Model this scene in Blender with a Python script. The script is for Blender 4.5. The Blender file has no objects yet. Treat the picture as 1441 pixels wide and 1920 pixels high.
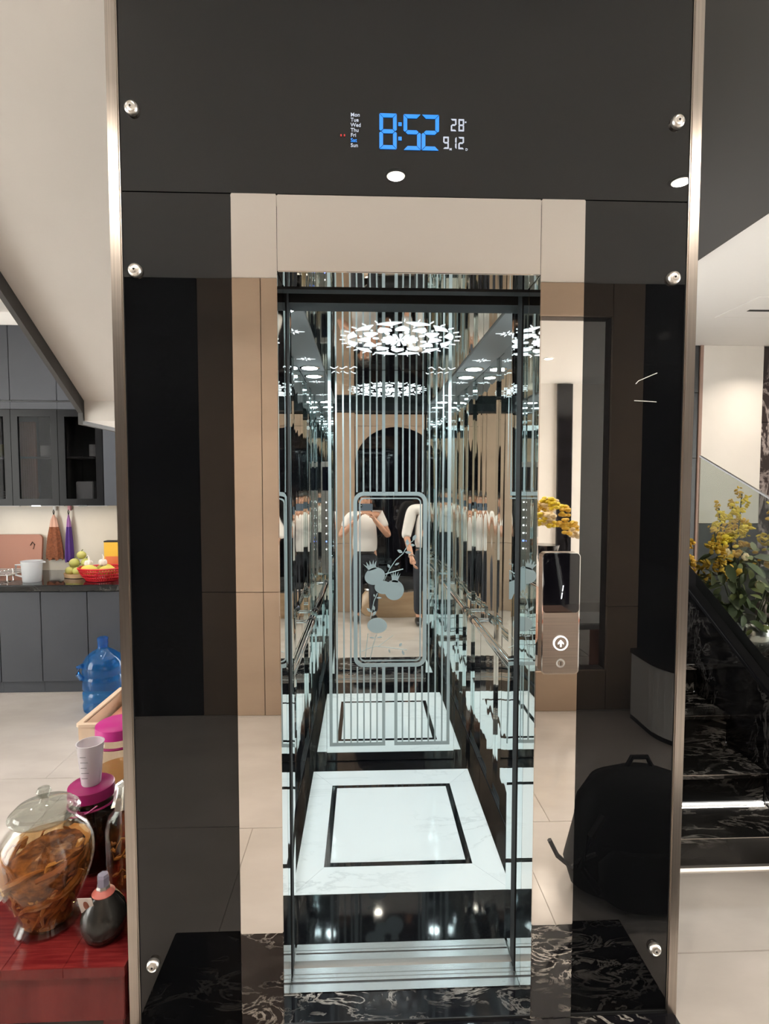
import bpy, bmesh, math, random
from mathutils import Vector, Matrix
random.seed(7)
PI = math.pi
scn = bpy.context.scene
COL = scn.collection

# ------------------------------------------------------------------ camera
cam_d = bpy.data.cameras.new('camera'); cam = bpy.data.objects.new('camera', cam_d); COL.objects.link(cam)
cam_d.sensor_fit = 'HORIZONTAL'; cam_d.sensor_width = 36.0; cam_d.lens = 1025.6 / 1441 * 36
cam_d.clip_start = 0.005; cam_d.clip_end = 60
pitch, yaw = .052, .0371
fw = Vector((math.sin(yaw)*math.cos(pitch), math.cos(yaw)*math.cos(pitch), -math.sin(pitch)))
rt = Vector((math.cos(yaw), -math.sin(yaw), 0)); up = rt.cross(fw)
cam.matrix_world = Matrix(((rt.x, up.x, -fw.x, -.124), (rt.y, up.y, -fw.y, -1.5), (rt.z, up.z, -fw.z, 1.5534), (0, 0, 0, 1)))
scn.camera = cam
# ------------------------------------------------------------------ world, exposure
w = bpy.data.worlds.new('world'); scn.world = w; w.use_nodes = True
w.node_tree.nodes['Background'].inputs[0].default_value = (1, .985, .955, 1)
w.node_tree.nodes['Background'].inputs[1].default_value = 7.5
vs = scn.view_settings
vs.view_transform = 'Standard'; vs.look = 'None'; vs.exposure = 0.55; vs.gamma = 1.0; vs.use_curve_mapping = False
cy = scn.cycles
cy.adaptive_threshold = .05; cy.max_bounces = 10; cy.glossy_bounces = 8; cy.diffuse_bounces = 4; cy.transmission_bounces = 6; cy.transparent_max_bounces = 24
cy.sample_clamp_indirect = 4.0
ROOM_W = 8.0       # watts of one room downlight
CABIN_W = 3.4
WARM = (1, .89, .76); COOL = (.86, .96, 1.0); NEUTRAL = (1, .92, .82)
CEIL = 2.9; FZ = -.03

# ------------------------------------------------------------------ materials
MATS = {}
def P(name, col, rough=.5, metal=0, spec=None, ior=None, emit=None, estr=0, coat=0):
    m = bpy.data.materials.new(name); m.use_nodes = True; b = m.node_tree.nodes['Principled BSDF']
    b.inputs['Base Color'].default_value = (*col, 1); b.inputs['Roughness'].default_value = rough; b.inputs['Metallic'].default_value = metal
    if ior: b.inputs['IOR'].default_value = ior
    if spec is not None: b.inputs['Specular IOR Level'].default_value = spec
    if emit: b.inputs['Emission Color'].default_value = (*emit, 1); b.inputs['Emission Strength'].default_value = estr
    if coat: b.inputs['Coat Weight'].default_value = coat; b.inputs['Coat Roughness'].default_value = .03
    MATS[name] = m; return m
def nt(m): return m.node_tree.nodes, m.node_tree.links, m.node_tree.nodes['Principled BSDF']
def coords(n, l, scale=(1, 1, 1), loc=(0, 0, 0), rot=(0, 0, 0)):
    g = n.new('ShaderNodeNewGeometry'); mp = n.new('ShaderNodeMapping'); mp.inputs['Scale'].default_value = scale; mp.inputs['Location'].default_value = loc; mp.inputs['Rotation'].default_value = rot
    l.new(g.outputs['Position'], mp.inputs['Vector']); return mp.outputs['Vector']
def noise(n, l, vec, scale, detail=4, rough=.55, dist=0):
    t = n.new('ShaderNodeTexNoise'); t.inputs['Scale'].default_value = scale; t.inputs['Detail'].default_value = detail; t.inputs['Roughness'].default_value = rough; t.inputs['Distortion'].default_value = dist
    l.new(vec, t.inputs['Vector']); return t.outputs['Fac']
def ramp(n, l, fac, stops, interp='LINEAR'):
    r = n.new('ShaderNodeValToRGB'); r.color_ramp.interpolation = interp
    while len(r.color_ramp.elements) < len(stops): r.color_ramp.elements.new(.5)
    for e, (p, c) in zip(r.color_ramp.elements, stops): e.position = p; e.color = (*c, 1)
    l.new(fac, r.inputs['Fac']); return r.outputs['Color']
def bump(n, l, b, h, strength, dist=.01):
    k = n.new('ShaderNodeBump'); k.inputs['Strength'].default_value = strength; k.inputs['Distance'].default_value = dist
    l.new(h, k.inputs['Height']); l.new(k.outputs['Normal'], b.inputs['Normal'])
def grain(name, c0, c1, scale, rough, sc=(1, 1, 1), detail=5, lo=.35, hi=.65, bmp=0, **kw):
    m = P(name, c0, rough, **kw); n, l, b = nt(m); f = noise(n, l, coords(n, l, sc), scale, detail)
    l.new(ramp(n, l, f, [(lo, c0), (hi, c1)]), b.inputs['Base Color'])
    if bmp: bump(n, l, b, f, bmp)
    return m
def mirror(name, col, rough, amt, sc, metal=1):
    m = P(name, col, rough, metal); n, l, b = nt(m)
    bump(n, l, b, noise(n, l, coords(n, l, sc), 1.0, 1, .4), amt, .02); return m
def marble(name, base, vein, vein2, scale, rough, rot=(0, 0, .6), width=.035, sc=(1, 2.2, 1)):
    m = P(name, base, rough); n, l, b = nt(m); v = coords(n, l, sc, rot=rot)
    f = noise(n, l, v, scale, 7, .62, 1.1); f2 = noise(n, l, v, scale*.35, 3, .5, .5)
    c1 = ramp(n, l, f, [(.5-width, base), (.5, vein), (.5+width, base)])
    c2 = ramp(n, l, f2, [(.42, (0, 0, 0)), (.62, (1, 1, 1))])
    mx = n.new('ShaderNodeMixRGB'); l.new(c2, mx.inputs['Fac']); mx.inputs['Color1'].default_value = (*base, 1); l.new(c1, mx.inputs['Color2'])
    f3 = noise(n, l, v, scale*.8, 3); mx2 = n.new('ShaderNodeMixRGB'); mx2.blend_type = 'MIX'
    l.new(ramp(n, l, f3, [(.5, (0, 0, 0)), (.9, (.6, .6, .6))]), mx2.inputs['Fac']); l.new(mx.outputs['Color'], mx2.inputs['Color1']); mx2.inputs['Color2'].default_value = (*vein2, 1)
    l.new(mx2.outputs['Color'], b.inputs['Base Color']); return m
def clear(name, tint, ior=1.5, refl=1.0, diffuse=None, dmix=0):
    m = bpy.data.materials.new(name); m.use_nodes = True; n, l = m.node_tree.nodes, m.node_tree.links; n.clear()
    o = n.new('ShaderNodeOutputMaterial'); t = n.new('ShaderNodeBsdfTransparent'); t.inputs['Color'].default_value = (*tint, 1)
    g = n.new('ShaderNodeBsdfGlossy'); g.inputs['Roughness'].default_value = .02; g.inputs['Color'].default_value = (refl, refl, refl, 1)
    lw = n.new('ShaderNodeLayerWeight'); lw.inputs['Blend'].default_value = .5; pw = n.new('ShaderNodeMath'); pw.operation = 'POWER'; pw.inputs[1].default_value = 4; l.new(lw.outputs['Facing'], pw.inputs[0])
    f = n.new('ShaderNodeMath'); f.operation = 'MULTIPLY_ADD'; f.inputs[1].default_value = .45; f.inputs[2].default_value = ((ior-1)/(ior+1))**2; l.new(pw.outputs[0], f.inputs[0]); mx = n.new('ShaderNodeMixShader'); src = t.outputs[0]
    if diffuse:
        d = n.new('ShaderNodeBsdfDiffuse'); d.inputs['Color'].default_value = (*diffuse, 1); m0 = n.new('ShaderNodeMixShader'); m0.inputs[0].default_value = dmix
        l.new(t.outputs[0], m0.inputs[1]); l.new(d.outputs[0], m0.inputs[2]); src = m0.outputs[0]
    l.new(f.outputs[0], mx.inputs[0]); l.new(src, mx.inputs[1]); l.new(g.outputs[0], mx.inputs[2]); l.new(mx.outputs[0], o.inputs[0]); MATS[name] = m; return m
def glow(name, col, s): return P(name, (.02, .02, .02), .5, emit=col, estr=s)

grain('plaster', (.76, .72, .67), (.79, .75, .70), 3, .75)
P('white_paint', (.88, .86, .835), .6)
P('grey_matte', (.075, .074, .074), .55)
grain('laminate', (.32, .23, .165), (.37, .267, .193), 2.2, .38, (.6, 1, 1.5))
P('groove', (.05, .035, .028), .6)
P('black_panel', (.006, .006, .008), .12)
P('black_gloss', (.004, .004, .006), .015, ior=1.6); P('dark_stone', (.008, .008, .009), .35)
P('glass_black', (.0045, .005, .006), .004, ior=1.60)
mirror('mirror_steel', (.90, .86, .82), .012, .045, (3.2, 3.2, .5))
mirror('mirror_back', (.90, .94, .93), .012, .03, (4.2, 4.2, .45))
mirror('mirror_side', (.82, .88, .88), .02, .12, (7, 7, .35))
mirror('mirror_ceiling', (.60, .60, .58), .03, .02, (2, 2, 2))
P('steel', (.56, .52, .48), .26, 1)
P('steel_dark', (.12, .12, .12), .3, 1)
m = P('brushed', (.56, .50, .45), .28, 1); n, l, b = nt(m); f = noise(n, l, coords(n, l, (300, 300, 3)), 1, 2); l.new(ramp(n, l, f, [(.3, (.48, .43, .385)), (.7, (.62, .555, .50))]), b.inputs['Base Color'])
m = P('brushed_panel', (.50, .44, .39), .3, 1); n, l, b = nt(m); f = noise(n, l, coords(n, l, (4, 4, 400)), 1, 2); l.new(ramp(n, l, f, [(.3, (.43, .38, .34)), (.7, (.55, .48, .425))]), b.inputs['Base Color'])
P('chrome', (.86, .88, .88), .05, 1); P('cap_steel', (.92, .89, .85), .32, 1)
P('aluminium', (.80, .82, .82), .22, 1)
P('etched', (.40, .45, .445), .55)
P('black_plastic', (.012, .012, .013), .35)
P('rubber', (.008, .008, .009), .7)
marble('marble_black', (.006, .006, .008), (.50, .46, .42), (.06, .055, .05), 6.5, .06, width=.03)
marble('marble_counter', (.008, .009, .010), (.20, .19, .18), (.02, .02, .02), 5, .06, width=.03)
marble('marble_dark', (.005, .005, .006), (.10, .095, .09), (.012, .012, .012), 3, .08, (0, 0, .3), .025)
marble('marble_stair', (.009, .009, .009), (.42, .40, .375), (.075, .07, .066), 2.6, .06, (0, 0, .3), .035, (1, 2.6, 2.6))
marble('marble_wall', (.03, .02, .02), (.45, .38, .36), (.10, .07, .065), 3.5, .12, (0, .5, 0), .05, (1, 1, .6))
marble('marble_white', (.78, .80, .79), (.40, .42, .42), (.68, .70, .70), 1.1, .06, (0, 0, .5), .02, (1, 2.4, 1))
grain('granite_black', (.004, .004, .005), (.016, .017, .018), 160, .05, lo=.5, hi=.8)
grain('tile', (.50, .455, .42), (.42, .38, .345), 1.7, .10, (1, 2.2, 1), 6, .38, .7)
P('grout', (.40, .355, .32), .8)
grain('cabinet_grey', (.058, .063, .074), (.068, .073, .085), 1.2, .35, spec=.2)
P('cabinet_dark', (.035, .036, .040), .25)
P('cabinet_black', (.007, .007, .008), .2, spec=.15); P('capstone', (.010, .010, .011), .6, spec=.0); P('copper', (.30, .19, .15), .5)
P('cabinet_inside', (.16, .155, .15), .6)
clear('smoked_glass', (.50, .50, .51), 1.3, .3)
clear('balustrade_glass', (.72, .75, .73), 1.2, .10)
clear('jar_glass', (.965, .97, .955), 1.42)
clear('lid_glass', (.80, .82, .79), 1.6, 1, (.45, .45, .42), .10)
clear('liquor', (.90, .74, .54), 1.1, .4, (.30, .12, .05), .06)
clear('liquor_dark', (.16, .07, .035), 1.1, .4, (.03, .012, .006), .5)
clear('bottle_blue', (.28, .60, .88), 1.45, 1, (.025, .20, .55), .24)
clear('frost_cup', (.92, .90, .93), 1.35, .7, (.90, .87, .91), .6)
clear('frost_jug', (.85, .88, .90), 1.35, .7, (.80, .82, .84), .6)
clear('green_glass', (.03, .10, .07), 1.5)
grain('splash', (.62, .555, .46), (.66, .595, .50), 2.5, .3)
grain('red_wood', (.12, .009, .011), (.20, .022, .021), 3, .16, (3, 30, 1), 6)
grain('root', (.42, .19, .055), (.22, .075, .022), 18, .55)
P('root_pale', (.62, .36, .15), .5); P('root_mid', (.40, .16, .06), .5)
m = grain('root_tangle', (.10, .028, .014), (.46, .21, .08), 26, .55, (1, 1, 1.6), 6, .40, .66, .5)
P('magenta', (.33, .014, .13), .35); P('magenta_bright', (.55, .02, .25), .35)
P('cream_plastic', (.78, .60, .44), .4); P('orange_liner', (.62, .27, .17), .5)
P('foil', (.75, .75, .74), .25, .9)
grain('clay_dark', (.018, .018, .017), (.034, .033, .030), 8, .2)
P('cap_lilac', (.30, .28, .38), .4); P('neck_red', (.62, .17, .14), .45); P('card', (.82, .74, .68), .5); P('card_print', (.30, .10, .06), .6)
P('wood_board', (.40, .17, .11), .5); P('wood_light', (.55, .36, .19), .5)
grain('towel_brown', (.30, .10, .045), (.17, .055, .025), 60, .95)
P('cloth_peach', (.70, .42, .32), .9); P('cloth_purple', (.085, .03, .22), .8); P('cloth_violet', (.36, .16, .42), .8)
P('pink', (.72, .32, .38), .4); P('white_plastic', (.82, .82, .80), .35); P('red_plastic', (.62, .015, .03), .3)
grain('fruit_green', (.44, .46, .10), (.55, .50, .16), 12, .45); grain('mango', (.72, .55, .07), (.62, .58, .12), 8, .4); P('garlic', (.80, .72, .66), .6)
P('box_yellow', (.80, .46, .02), .45); P('box_red', (.70, .16, .04), .45)
P('leaf', (.06, .085, .035), .45); P('leaf_light', (.17, .20, .075), .45); P('stem', (.06, .07, .03), .6)
P('petal_yellow', (.72, .55, .03), .55); P('petal_gold', (.62, .38, .03), .55); P('petal_cream', (.75, .60, .36), .55)
P('vase_silver', (.62, .62, .60), .16, .9)
P('skin', (.48, .25, .16), .5); P('hair', (.010, .008, .007), .5); P('shirt_white', (.80, .76, .73), .8); P('trousers', (.018, .020, .027), .8); P('shoe', (.012, .012, .012), .45); P('lip', (.36, .13, .11), .5)
P('phone_body', (.10, .13, .17), .25); P('watch', (.7, .7, .7), .2, 1)
P('bag_black', (.010, .010, .011), .7); P('strap_grey', (.055, .055, .057), .7)
grain('wood_drum', (.36, .235, .14), (.44, .30, .185), 3, .35, (1, 1, 6))
P('satin_grey', (.20, .20, .20), .4)
glow('lamp_warm', (1, .90, .74), 22); glow('lamp_cool', (.88, .97, 1), 22); glow('cut_cool', (.88, .97, 1), .95)
glow('clock_blue', (.004, .27, 1.0), .82); glow('clock_white', (.80, .86, 1.0), .52); glow('clock_red', (.9, .03, .03), .5); glow('led_white', (1, .98, .93), 5); glow('led_warm', (1, .86, .70), 1.0); glow('btn_white', (1, 1, 1), 1.6); glow('btn_blue', (.15, .25, 1), 3)

# ------------------------------------------------------------------ mesh builder
class B:
    def __init__(s): s.v = []; s.f = []; s.mi = []; s.cur = 0
    def add(s, vs, fs):
        o = len(s.v); s.v += [tuple(v) for v in vs]; s.f += [tuple(i+o for i in f) for f in fs]; s.mi += [s.cur]*len(fs); return s
    def box(s, x0, x1, y0, y1, z0, z1):
        return s.add([(x, y, z) for x in (x0, x1) for y in (y0, y1) for z in (z0, z1)], [(0, 1, 3, 2), (4, 6, 7, 5), (0, 4, 5, 1), (2, 3, 7, 6), (0, 2, 6, 4), (1, 5, 7, 3)])
    def bbox(s, x0, x1, y0, y1, z0, z1, r=.004):   # chamfered box
        bm = bmesh.new(); bmesh.ops.create_cube(bm, size=1)
        for v in bm.verts: v.co = Vector(((x0+x1)/2+v.co.x*(x1-x0), (y0+y1)/2+v.co.y*(y1-y0), (z0+z1)/2+v.co.z*(z1-z0)))
        bmesh.ops.bevel(bm, geom=bm.edges[:], offset=r, segments=2, affect='EDGES')
        return s.bm(bm)
    def bm(s, bm):
        bm.verts.index_update(); s.add([v.co[:] for v in bm.verts], [[v.index for v in f.verts] for f in bm.faces]); bm.free(); return s
    def prism(s, poly, axis, a, b):                 # poly in the two other axes, extruded along axis from a to b
        def pt(p, d): return (d, p[0], p[1]) if axis == 'x' else (p[0], d, p[1]) if axis == 'y' else (p[0], p[1], d)
        n = len(poly); vs = [pt(p, a) for p in poly]+[pt(p, b) for p in poly]
        return s.add(vs, [tuple(range(n))[::-1], tuple(range(n, 2*n))]+[(i, (i+1) % n, n+(i+1) % n, n+i) for i in range(n)])
    def ring(s, outer, inner, axis, a, b):
        def pt(p, d): return (d, p[0], p[1]) if axis == 'x' else (p[0], d, p[1]) if axis == 'y' else (p[0], p[1], d)
        n = len(outer); vs = [pt(p, d) for d in (a, b) for q in (outer, inner) for p in q]; fs = []
        for i in range(n):
            j = (i+1) % n; fs += [(i, j, n+j, n+i), (2*n+i, 3*n+i, 3*n+j, 2*n+j), (i, 2*n+i, 2*n+j, j), (n+i, n+j, 3*n+j, 3*n+i)]
        return s.add(vs, fs)
    def lathe(s, prof, c=(0, 0, 0), n=24, sx=1, sy=1):
        vs = []; fs = []
        for r, z in prof:
            for i in range(n):
                a = 2*PI*i/n; vs.append((c[0]+r*sx*math.cos(a), c[1]+r*sy*math.sin(a), c[2]+z))
        for k in range(len(prof)-1):
            for i in range(n):
                j = (i+1) % n; fs.append((k*n+i, k*n+j, (k+1)*n+j, (k+1)*n+i))
        if prof[0][0] > 1e-5: fs.append(tuple(range(n))[::-1])
        if prof[-1][0] > 1e-5: fs.append(tuple((len(prof)-1)*n+i for i in range(n)))
        return s.add(vs, fs)
    def cyl(s, p0, p1, r0, r1=None, n=16): return s.tube([p0, p1], [r0, r0 if r1 is None else r1], n)
    def tube(s, pts, r, n=8):
        pts = [Vector(p) for p in pts]; rs = r if isinstance(r, (list, tuple)) else [r]*len(pts); vs = []; fs = []; ref = None
        for k, p in enumerate(pts):
            t = (pts[min(k+1, len(pts)-1)]-pts[max(k-1, 0)])
            t = t.normalized() if t.length > 1e-9 else Vector((0, 0, 1))
            if ref is None: ref = Vector((0, 0, 1)) if abs(t.z) < .9 else Vector((1, 0, 0))
            u = t.cross(ref); u = u.normalized() if u.length > 1e-6 else t.orthogonal().normalized(); w_ = t.cross(u); ref = w_.cross(t) if False else ref
            for i in range(n):
                a = 2*PI*i/n; vs.append(p+(u*math.cos(a)+w_*math.sin(a))*rs[k])
        for k in range(len(pts)-1):
            for i in range(n):
                j = (i+1) % n; fs.append((k*n+i, k*n+j, (k+1)*n+j, (k+1)*n+i))
        fs += [tuple(range(n))[::-1], tuple((len(pts)-1)*n+i for i in range(n))]
        return s.add(vs, fs)
    def ell(s, c, r, n=16, m=10, rot=None):
        vs = []; fs = []; R_ = rot or Matrix.Identity(3)
        for k in range(m+1):
            t = PI*k/m
            for i in range(n):
                a = 2*PI*i/n; q = R_ @ Vector((r[0]*math.sin(t)*math.cos(a), r[1]*math.sin(t)*math.sin(a), r[2]*math.cos(t))); vs.append(Vector(c)+q)
        for k in range(m):
            for i in range(n):
                j = (i+1) % n; fs.append((k*n+i, (k+1)*n+i, (k+1)*n+j, k*n+j))
        return s.add(vs, fs)
    def mesh(s, name, mats, off=(0, 0, 0), smooth=False):
        me = bpy.data.meshes.new(name); o = Vector(off); me.from_pydata([tuple(Vector(v)-o) for v in s.v], [], s.f)
        bm = bmesh.new(); bm.from_mesh(me); bmesh.ops.remove_doubles(bm, verts=bm.verts, dist=1e-6); bmesh.ops.recalc_face_normals(bm, faces=bm.faces); bm.to_mesh(me); bm.free()
        for k in ([mats] if isinstance(mats, str) else mats): me.materials.append(MATS[k])
        if not isinstance(mats, str) and len(me.polygons) == len(s.mi):
            for p, i in zip(me.polygons, s.mi): p.material_index = i
        if smooth:
            for p in me.polygons: p.use_smooth = True
            me.set_sharp_from_angle(angle=math.radians(40))
        return me
    def build(s, name, mats, parent=None, smooth=False, label=None, kind=None):
        off = root_loc(parent); o = bpy.data.objects.new(name, s.mesh(name, mats, off, smooth)); COL.objects.link(o); o.parent = parent
        if label: o['label'] = label
        if kind: o['kind'] = kind
        return o
def root_loc(p):
    v = Vector((0, 0, 0))
    while p: v += Vector(p.location); p = p.parent
    return v
def thing(name, label, cat, loc=(0, 0, 0), group=None, kind=None):
    o = bpy.data.objects.new(name, None); o.empty_display_size = .05; COL.objects.link(o); o.location = loc; o['label'] = label; o['category'] = cat
    if group: o['group'] = group
    if kind: o['kind'] = kind
    return o
def tag(o, label, cat, group=None, kind=None):
    o['label'] = label; o['category'] = cat
    if group: o['group'] = group
    if kind: o['kind'] = kind
    return o
def pieces(name, mesh, locs, parent, rots=None, scales=None):
    base = root_loc(parent)
    for i, p in enumerate(locs):
        o = bpy.data.objects.new(name, mesh); COL.objects.link(o); o.parent = parent; o.location = Vector(p)-base
        if rots: o.rotation_euler = rots[i]
        if scales: o.scale = scales[i]
def rrect(x0, x1, z0, z1, r, n=6):
    pts = []
    for cx, cz, a0 in ((x1-r, z1-r, 0), (x0+r, z1-r, PI/2), (x0+r, z0+r, PI), (x1-r, z0+r, 3*PI/2)):
        pts += [(cx+r*math.cos(a0+PI/2*k/n), cz+r*math.sin(a0+PI/2*k/n)) for k in range(n+1)]
    return pts
def area(name, loc, watts, col, size=.1, rot=(0, 0, 0), spread=160, parent=None, shape='DISK', size_y=None):
    d = bpy.data.lights.new(name, 'AREA'); d.shape = shape; d.size = size; d.energy = watts; d.color = col; d.spread = math.radians(spread)
    if size_y: d.size_y = size_y
    o = bpy.data.objects.new(name, d); COL.objects.link(o); o.location = Vector(loc)-root_loc(parent); o.rotation_euler = rot; o.parent = parent; return o

# ================================================================== SETTING
S = 'structure'
# floor: grout slab + tiles
fl = tag(B().box(-5.2, 5.2, -5.6, 3.9, FZ-.12, FZ-.004).build('floor', 'grout'), 'pale stone tiled floor of the whole room', 'floor', kind=S)
T = 1.2; tm = B().bbox(-T/2+.0007, T/2-.0007, -T/2+.0007, T/2-.0007, FZ-.03, FZ, .0015).mesh('tile', 'tile')
locs = []
for i in range(-6, 7):
    for j in range(-6, 5):
        x = .56-T/2+i*T+(.18 if j % 2 else 0); y = .228-T/2+j*T
        if -5.2 < x < 5.2 and -5.6 < y < 4.1: locs.append((x, y, 0))
pieces('tile', tm, locs, fl)
# ceiling: pale slab with an open well for the left stair flight, dark strip over the right flight
c = B(); c.box(-5.2, -1.62, -2.23, 3.9, CEIL, CEIL+.2); c.box(-1.62, -.787, -2.23, .06, CEIL, CEIL+.2); c.box(-.787, 5.2, -2.23, 3.9, CEIL, CEIL+.2)
ce = tag(c.build('ceiling', 'white_paint'), 'off-white plaster ceiling with recessed downlights', 'ceiling', kind=S)
tag(B().box(.787, 1.87, .0, 3.86, CEIL-.018, CEIL-.001).build('ceiling_panel', 'grey_matte'), 'dark grey ceiling strip above the black stairs', 'ceiling', kind=S)
tag(B().box(-5.2, 5.2, -5.6, -2.33, CEIL-.05, CEIL+.15).build('ceiling_far', 'white_paint'), 'pale ceiling of the room behind the photographer', 'ceiling', kind=S)
for sx, nm, nn, lb in ((-1, 'wall_left', 'added_window_1', 'left'), (1, 'wall_right', 'added_window_2', 'right')):  # side windows added out of view so world light brightens ceiling and walls
    b_ = B(); x0, x1 = sorted((sx*5.2, sx*5.3)); b_.box(x0, x1, -5.6, 3.95, FZ, .1); b_.box(x0, x1, -5.6, 3.95, 2.75, 3.1); b_.box(x0, x1, -5.6, -5.3, .1, 2.75); b_.box(x0, x1, .8, 3.95, .1, 2.75); b_.box(x0, x1, -2.25, -2.0, .1, 2.75)
    tag(b_.build(nm, 'plaster'), 'beige wall with added wide windows at the far '+lb, 'wall', kind=S)
    t = thing(nn, 'added window wall for soft daylight at the far '+lb+' end of the room', 'window', (sx*5.25, 0, .1), kind=S)
    for y0, y1 in ((-5.3, -2.25), (-2.0, -.6), (-.6, .8)):
        B().ring(rrect(y0, y1, .1, 2.75, .002, 1), rrect(y0+.05, y1-.05, .15, 2.70, .002, 1), 'x', sx*5.22, sx*5.27).build('added_window_frame', 'black_plastic', t); B().box(*sorted((sx*5.243, sx*5.247)), y0+.05, y1-.05, .15, 2.70).build('pane', 'jar_glass', t)
tag(B().box(-5.2, 5.2, -5.7, -5.6, FZ, 3.1).build('wall_far', 'plaster'), 'beige wall at the end of the room behind the photographer', 'wall', kind=S)
tag(B().box(2.38, 2.56, -5.6, -5.56, FZ, CEIL-.06).build('wall_far_stripe', 'black_panel'), 'black vertical panel on the far beige wall', 'wall', kind=S)
# back wall on the kitchen side, and on the stair side
tag(B().box(-5.2, -1.4, 3.35, 3.5, FZ, 3.0).build('wall_back_kitchen', 'splash'), 'beige backsplash wall behind the kitchen counter', 'wall', kind=S)
wr = tag(B().box(.5, 5.2, 3.84, 3.95, FZ, 3.0).build('wall_back_stairs', 'black_panel'), 'wall of beige and black marble panels beyond the stairs', 'wall', kind=S)
B().box(3.185, 3.79, 3.79, 3.84, 1.16, CEIL-.001).build('beige_panel', 'plaster', wr); B().box(3.185, 3.79, 3.79, 3.84, FZ, 1.155).build('dark_panel', 'dark_stone', wr)
B().box(3.155, 3.185, 3.785, 3.84, FZ, CEIL-.001).build('copper_strip', 'copper', wr)
for k in range(4): B().box(3.795, 5.19, 3.80, 3.84, FZ+.002+k*.73, FZ+.73*k+.727).build('marble_panel', 'marble_wall', wr)
for z0, z1 in ((FZ, 1.80), (1.806, 2.44), (2.446, CEIL-.001)): B().box(2.2, 3.15, 3.80, 3.84, z0, z1).build('dark_panel', 'dark_stone', wr)
area('wall_washer', (3.6, 3.3, CEIL-.03), 5, WARM, .09, (0, 0, 0), 120)
# wall behind the photographer
WY = -2.2
wf = tag(B().box(-5.2, 1.0, WY-.12, WY-.03, FZ, CEIL).box(1.0, 1.56, WY-.12, WY-.03, 2.68, CEIL).box(1.56, 5.2, WY-.12, WY-.03, FZ, CEIL).box(1.0, 1.56, WY-.12, WY-.03, FZ, .25).build('wall_front', 'groove'), 'wood panelled wall behind the photographer, with an opening', 'wall', kind=S)
def panel(x0, x1, z0, z1, mat, nm='wall_panel', y=WY): return B().bbox(x0+.002, x1-.002, y-.03, y, z0+.002, z1-.002, .0015).build(nm, mat, wf)
for x0, x1 in ((-1.22, -.80), (-.80, -.24)):
    for z0, z1 in ((FZ, .82), (.82, CEIL)): panel(x0, x1, z0, z1, 'laminate')
for x0, x1 in ((-5.2, -3.6), (-3.6, -2.4), (-2.4, -1.22)): panel(x0, x1, FZ, CEIL, 'black_panel', 'black_panel')
panel(-.24, .78, 2.25, CEIL, 'laminate'); panel(.78, 1.0, FZ, CEIL, 'laminate'); panel(1.0, 1.56, 2.68, CEIL, 'laminate'); panel(1.0, 1.56, FZ, .25, 'laminate')
panel(1.56, 1.78, FZ, .7, 'laminate'); panel(1.56, 1.78, .7, CEIL, 'laminate')
for x0, x1 in ((1.78, 2.4), (2.4, 5.2)): panel(x0, x1, FZ, CEIL, 'black_panel', 'black_panel')
# arched glossy black niche panel
arch = [(-.235, FZ+.002)]+[(.775, FZ+.002)]+[(.775, 1.8)]+[(.27+.505*math.cos(t), 1.8+.44*math.sin(t)) for t in [PI*k/20 for k in range(1, 20)]]+[(-.235, 1.8)]
B().prism(arch, 'y', WY-.03, WY+.004).build('arched_panel', 'black_gloss', wf)
for k in range(2): B().prism([(-.235, 2.248), (-.235, 1.8)]+[(.27+.505*math.cos(t), 1.8+.44*math.sin(t)) for t in [PI-PI/2*j/10 for j in range(11)]]+[(.27, 2.248)] if k == 0 else [(.775, 2.248), (.775, 1.8)]+[(.27+.505*math.cos(t), 1.8+.44*math.sin(t)) for t in [PI/2*j/10 for j in range(11)]]+[(.27, 2.248)], 'y', WY-.03, WY).build('spandrel', 'laminate', wf)
# room downlights
def downlight(x, y, z, label, watts=ROOM_W, col=WARM, mat='lamp_warm', group='recessed downlights in the room ceiling'):
    t = thing('downlight', label, 'downlight', (x, y, z), group)
    B().lathe([(.052, 0), (.052, -.004), (.040, -.006), (.040, 0)], (x, y, z), 24).build('rim', 'white_plastic', t, True)
    B().lathe([(.0001, -.0035), (.039, -.0035), (.039, -.001), (.0001, -.001)], (x, y, z), 24).build('diffuser', mat, t)
    area('downlight_beam', (x, y, z-.008), watts, col, .07, (0, 0, 0), 150, t)
    return t
names = {(.017, -.96): 'round recessed downlight in ceiling, mirrored below the clock', (1.288, -.96): 'round recessed downlight in ceiling, mirrored by the right steel trim', (-1.25, -.96): 'round recessed downlight in ceiling in front of the left steel trim'}
for x, y in ((.017, -.96), (1.288, -.96), (-1.25, -.96)): downlight(x, y, CEIL, names[(x, y)])
for x, y, lb in ((-2.7, -.96, 'recessed downlight at the far left of the row'), (2.6, -.96, 'recessed downlight at the far right of the row'), (-3.6, 1.0, 'recessed downlight over the kitchen floor, left'), (-2.2, 1.9, 'recessed downlight over the kitchen near the counter'), (-3.3, 2.2, 'recessed downlight over the kitchen counter end'), (2.5, .9, 'recessed downlight right of the stairs, nearer'), (3.0, 1.7, 'recessed downlight right of the stairs, farther')):
    downlight(x, y, CEIL, lb, ROOM_W*(.25 if 'kitchen' in lb else 1))
for x, y, lb in ((.8, -3.2, 'downlight in the room behind, nearest'), (1.8, -4.2, 'downlight in the room behind, farther right'), (.2, -4.4, 'downlight in the room behind, farther left')): downlight(x, y, CEIL-.05, lb)
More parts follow.
